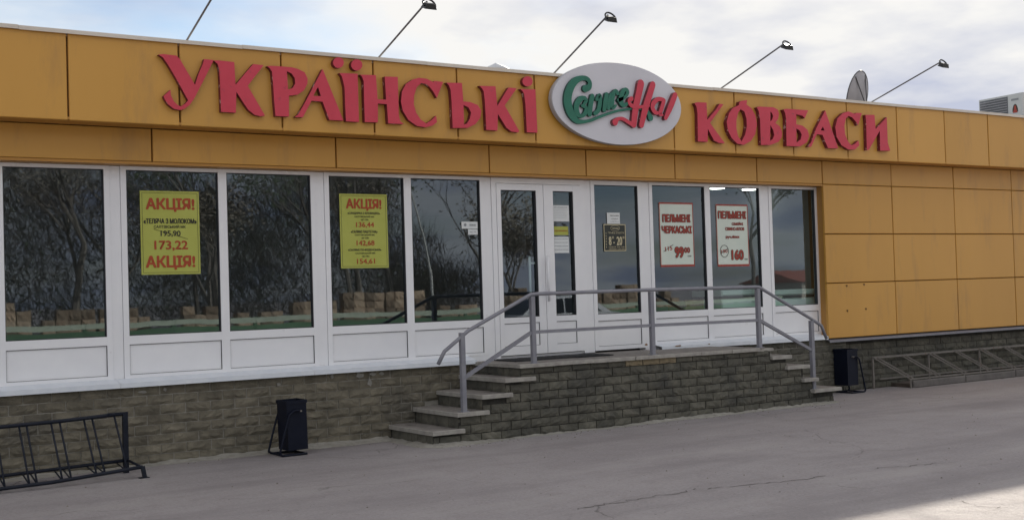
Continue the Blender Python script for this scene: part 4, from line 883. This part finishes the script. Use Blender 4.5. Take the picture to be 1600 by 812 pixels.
# ------------------------------------------------------------------ seen through the glass
def freezer(x0, x1, y0, y1, z1, label):
    t_ = thing('chest_freezer', label, 'freezer'); cbox('body', x0, x1, y0, y1, .805, z1-.12, 'freezer', t_, .015)
    box('bumper', x0-.006, x1+.006, y0-.008, y1+.006, z1-.119, z1-.085, 'gasket', t_); cbox('lid', x0, x1, y0, y1, z1-.084, z1, 'freezer', t_, .02)
freezer(11.62, 12.42, .34, .95, 1.52, 'pale green white chest freezer behind the glass under the ПЕЛЬМЕНІ poster'); freezer(12.52, 13.45, .34, .95, 1.50, 'white chest freezer behind the last window by the yellow wall')
def carton(x0, x1, y0, y1, z0, z1, label):
    t_ = thing('cardboard_box', label, 'box'); box('side', x0, x1, y0, y1, z0, z1, 'carton', t_)
    box('flap', x0-.002, (x0+x1)/2-.002, y0-.002, y1+.002, z1+.0005, z1+.006, 'carton', t_); box('flap', (x0+x1)/2+.002, x1+.002, y0-.002, y1+.002, z1+.0005, z1+.006, 'carton', t_)
carton(10.95, 11.28, .34, .7, .805, 1.40, 'brown cardboard box on the floor inside the window beside the freezer')
# ------------------------------------------------------------------ the far side of the forecourt (mirrored in the shop glass)
def tree_mesh(seed, H, spread, nleaf, bare):
    rr_ = random.Random(seed); tb_ = MB(); tips = []
    def grow(p, d, l, r_, lev):
        pts = [p]; q = p; dd = d.copy()
        for i in range(3):
            dd = (dd+Vector((rr_.uniform(-.16, .16), rr_.uniform(-.16, .16), rr_.uniform(-.02, .10)))).normalized(); q = q+dd*l/3; pts.append(q)
        tb_.tube(pts, [r_, r_*.86, r_*.72, r_*.58], 6 if lev < 2 else 3)
        if lev >= 2: tips.extend(pts[1:])
        if lev < 5:
            for i in range(rr_.choice((3, 4)) if lev < 3 else 3):
                a = rr_.uniform(0, 6.28); s = rr_.uniform(.45, .95)*spread
                nd = (dd*(1-.25*s)+Vector((math.cos(a), math.sin(a), rr_.uniform(-.1, .35)))*s).normalized()
                grow(pts[rr_.choice((2, 3))], nd, l*rr_.uniform(.58, .76), r_*.5, lev+1)
    grow(Vector((0, 0, -.05)), Vector((0, 0, 1)), H*.36, H*.016, 0)
    lf = MB(); 
    for _ in range(nleaf):
        p = rr_.choice(tips)+Vector((rr_.gauss(0, .22), rr_.gauss(0, .22), rr_.gauss(0, .22))); s = rr_.uniform(.035, .085)
        a = Vector((rr_.uniform(-1, 1), rr_.uniform(-1, 1), rr_.uniform(-1, 1))).normalized(); c = a.orthogonal().normalized()
        lf.add([p-a*s, p+c*s*.6, p+a*s, p-c*s*.6], [(0, 1, 2, 3)])
    return tb_, lf
protos = []
for k, (sd, H, sp, nl, lm) in enumerate(((1, 10.0, .9, 1900, 'leaf'), (2, 9.0, 1.0, 1300, 'leaf_dry'), (5, 11.0, .8, 1700, 'leaf_dry'), (9, 6.0, 1.1, 2600, 'leaf_dry'))):
    tb_, lf = tree_mesh(sd, H, sp, nl, True)
    r_ = thing('tree', 'tree', 'tree'); tb_.done('trunk', 'bark', r_); lf.done('crown', lm, r_); protos.append(r_)
spots = [(2, -30, 0), (6.5, -27, 1), (10.5, -31, 2), (14, -27, 3), (16.5, -33, 0), (20, -28, 1), (23.5, -32, 2), (27, -28, 3), (29.5, -33, 1), (-3, -28, 2), (-8, -31, 0), (48, -36, 0), (8, -38, 2), (18, -40, 0), (26, -40, 2), (33, -38, 3), (13, -36, 1), (22.5, -37, 0), (4.5, -36, 3), (46, -27, 3)]
lbl = ['sparsely leafed spring tree behind the stacked stone across the forecourt', 'spreading bare twiggy tree behind the stacked stone across the forecourt', 'tall bare brown tree behind the stacked stone across the forecourt', 'low twiggy shrub tree behind the stacked stone across the forecourt']
used = set()
for x, y, k in spots:
    o = protos[k] if k not in used else copy_tree(protos[k]); used.add(k)
    o.location = (x, y, 0); o.rotation_euler.z = random.uniform(0, 6.28); s = random.uniform(.9, 1.15); o.scale = (s, s, s); tag(o, lbl[k], 'tree', 'trees across the forecourt')
# thicket of bare twigs and young leaf that closes the view behind the trees
tw = MB(); rr_ = random.Random(21)
for k in range(52000):
    x = rr_.uniform(-14, 33); h_ = (7.5+2.2*math.sin(x*.55)+1.5*math.sin(x*1.3+1))*(1 if x < 29 else .6); y = rr_.uniform(-47, -39); z = rr_.random()**.8*h_
    l = rr_.uniform(.5, 1.5); dv_ = Vector((rr_.gauss(0, .5), rr_.gauss(0, .5), rr_.uniform(.2, 1))).normalized()*l; p = Vector((x, y, z)); s_ = dv_.orthogonal().normalized()*rr_.uniform(.008, .020)
    tw.add([p-s_, p+s_, p+dv_], [(0, 1, 2)], 0)
for k in range(36000):
    x = rr_.uniform(-14, 33); h_ = (7.5+2.2*math.sin(x*.55)+1.5*math.sin(x*1.3+1))*(1 if x < 29 else .6); y = rr_.uniform(-47, -39); z = rr_.random()*h_*1.03
    if math.sin(x*1.9+z*1.2)+math.sin(z*2.1-x*.8+y)+rr_.uniform(-1, 1) < -.5: continue
    p = Vector((x, y, z)); s = rr_.uniform(.035, .09); a_ = Vector((rr_.uniform(-1, 1), rr_.uniform(-1, 1), rr_.uniform(-1, 1))).normalized(); c = a_.orthogonal().normalized()
    tw.add([p-a_*s, p+c*s*.6, p+a_*s, p-c*s*.6], [(0, 1, 2, 3)], 1 if rr_.random() < .3 else 2)
o = tw.done('thicket', ['bark', 'leaf', 'leaf_dry']); o['kind'] = 'stuff'; o['label'] = 'dense thicket of twigs and young leaves across the forecourt'; o['category'] = 'thicket'
# pale leaning sapling
t_ = thing('birch_sapling', 'thin pale bent birch sapling before the green fence across the forecourt', 'tree')
b = MB(); b.tube(catmull([(16.45, -16.5, 0), (16.5, -16.5, 1.4), (16.35, -16.5, 2.9), (16.05, -16.5, 4.0), (15.7, -16.5, 4.9)], 5), [.05-.0018*i for i in range(21)], 8); b.done('trunk', 'birch', t_, True)
b = MB()
for k in range(90): 
    p = Vector((15.7, -16.5, 4.7))+Vector((random.gauss(0, .35), random.gauss(0, .35), random.gauss(0, .3))); a = Vector((random.uniform(-1, 1), random.uniform(-1, 1), random.uniform(-1, 1))).normalized()*.05; c = a.orthogonal().normalized()*.03; b.add([p-a, p+c, p+a, p-c], [(0, 1, 2, 3)])
b.done('crown', 'leaf', t_)
# stone stacked on pallets
blk = []
for s in range(5):
    me = brick_mesh(200+s, .36, .26, .32, .03); me.materials.append(MATS['stone']); bm = bmesh.new(); bm.from_mesh(me); bmesh.ops.holes_fill(bm, edges=bm.edges); bmesh.ops.recalc_face_normals(bm, faces=bm.faces); bm.to_mesh(me); bm.free(); blk.append(me)
for k in range(16):
    x = 3.0+k*1.85+random.uniform(-.2, .2); y = -23.5+random.uniform(-.5, .5); hgt = random.choice((4, 5, 5, 6))
    t_ = thing('stone_pallet', 'wooden pallet stacked with tan stone blocks across the forecourt', 'pallet', group='stone pallets across the forecourt')
    b = MB()
    for j in range(3): b.box(x-.72, x+.72, y-.5+.42*j, y-.4+.42*j, .0, .10)
    b.box(x-.75, x+.75, y-.52, y+.52, .101, .13); b.done('pallet', 'wood', t_)
    for r_ in range(hgt):
        for c in range(4):
            if r_ == hgt-1 and random.random() < .35: continue
            o = link_mesh('stone_block', random.choice(blk), t_); o.matrix_basis = Matrix.Translation((x-.555+.37*c+random.uniform(-.02, .02), y+.36+random.uniform(-.04, .04), .262+.262*r_)) @ Matrix.Rotation(math.pi+random.uniform(-.08, .08), 4, 'Z')
t_ = thing('timber_fence', 'low green painted timber fence with open boards across the forecourt', 'fence')
for k in range(16): box('post', -1+k*2.2-.045, -1+k*2.2+.045, -18.6, -18.51, 0, 1.12, 'fence_green', t_)
for z, hb, mm_ in ((.12, .24, 'fence_green'), (.40, .24, 'fence_green'), (.68, .24, 'fence_green'), (.98, .13, 'fence_pale')):
    for k in range(15): box('board', -1+k*2.2+.004, -1+(k+1)*2.2-.004, -18.505, -18.48, z, z+hb, mm_, t_)
def car(x, y, m, label, rot):
    r_ = thing('parked_car', label, 'car', group=None); b = MB()
    pr_ = [(-2.0, .28), (-2.05, .55), (-1.95, .82), (-1.15, .92), (-.55, 1.36), (.95, 1.42), (1.6, .98), (2.0, .9), (2.05, .5), (1.95, .28)]
    n = len(pr_); L_ = [(px, s*(.82 if pz < 1 else .64), pz) for s in (-1, 1) for px, pz in pr_]
    b.add(L_, [tuple(range(n)), tuple(range(2*n-1, n-1, -1))] + [(i, (i+1) % n, n+(i+1) % n, n+i) for i in range(n)]); b.done('body', m, r_)
    for s in (-1, 1):
        for gp in ([(-.95, .97), (-.5, 1.31), (.15, 1.345), (.15, .97)], [(.22, .97), (.22, 1.345), (.85, 1.34), (1.3, .98)]):
            q = MB(); q.add([(px, s*(.835-(pz-.97)*.42), pz) for px, pz in gp], [(0, 1, 2, 3)]); q.done('side_window', 'car_glass', r_)
        for wx in (-1.3, 1.3):
            q = MB(); q.tube([(wx, s*.62, .31), (wx, s*.84, .31)], .31, 20); wh = q.done('wheel', 'tyre', r_); q = MB(); q.tube([(wx, s*.842, .31), (wx, s*.85, .31)], .2, 14); q.done('rim', 'metal_light', wh)
    q = MB(); q.add([(-1.12, -.72, .945), (-1.12, .72, .945), (-.6, .6, 1.335), (-.6, -.6, 1.335)], [(0, 1, 2, 3)])
    q.v = [(a-.012, b_, c+.012) for a, b_, c in q.v]; q.done('windscreen', 'car_glass', r_)
    q = MB(); q.add([(1.0, -.6, 1.41), (1.0, .6, 1.41), (1.56, .72, 1.02), (1.56, -.72, 1.02)], [(0, 1, 2, 3)]); q.v = [(a+.012, b_, c+.012) for a, b_, c in q.v]; q.done('rear_window', 'car_glass', r_)
    for s in (-1, 1): q = MB(); q.box(-2.04, -1.93, s*.66-.12, s*.66+.12, .62, .74); q.done('headlight', 'lamp_glass', r_)
    r_.location = (x, y, 0); r_.rotation_euler.z = rot
car(19.6, -15.5, 'car_white', 'white hatchback parked across the forecourt', R(8))
# house with a red roof, far off
t_ = thing('red_roofed_house', 'small plastered house with a red gabled roof beyond the trees', 'house')
box('wall', 88, 98, -78, -70, 0, 1.6, 'house_wall', t_)
b = MB(); b.add([(87.6, -78.4, 1.6), (98.4, -78.4, 1.6), (98.4, -69.6, 1.6), (87.6, -69.6, 1.6), (87.6, -74, 2.8), (98.4, -74, 2.8)], [(0, 1, 5, 4), (2, 3, 4, 5), (0, 4, 3), (1, 2, 5), (0, 3, 2, 1)]); b.done('roof', 'house_roof', t_)
for x in (90, 93, 96): q = box('window', x-.5, x+.5, -69.995, -69.96, .6, 1.4, 'car_glass', t_)
# crumbs of stone and grit lying on the asphalt
b = MB(); rr_ = random.Random(5)
for k in range(420):
    if rr_.random() < .55: x = rr_.uniform(1.8, 13); y = (-.95 if 6.3 < x < 12.4 else .0)-abs(rr_.gauss(0, .16))
    else: x = rr_.uniform(2, 18); y = rr_.uniform(-6.8, -.3)
    if 6.2 < x < 12.5 and y > -.93: continue
    s = rr_.uniform(.004, .012); a = rr_.uniform(0, 3)
    b.add([(x+s*math.cos(a), y+s*math.sin(a), 0), (x+s*math.cos(a+2.1), y+s*math.sin(a+2.1), 0), (x+s*math.cos(a+4.2), y+s*math.sin(a+4.2), 0), (x, y, s*.9)], [(0, 1, 3), (1, 2, 3), (2, 0, 3)])
o = b.done('grit', 'litter'); o['kind'] = 'stuff'; o['label'] = 'loose grit and stone crumbs scattered on the asphalt'; o['category'] = 'grit'

# ------------------------------------------------------------------ put each thing's Empty at its base
bpy.context.view_layer.update()
for o in list(scene.objects):
    if o.parent is None and o.type == 'EMPTY' and o.location.length < 1e-6 and o.children:
        lo = Vector((1e9,)*3); hi = -lo
        for c in o.children:
            for v in c.bound_box:
                p_ = c.matrix_basis @ Vector(v); lo = Vector(map(min, lo, p_)); hi = Vector(map(max, hi, p_))
        ctr = Vector(((lo.x+hi.x)/2, (lo.y+hi.y)/2, lo.z)); o.location = ctr
        for c in o.children: c.matrix_basis = Matrix.Translation(-ctr) @ c.matrix_basis
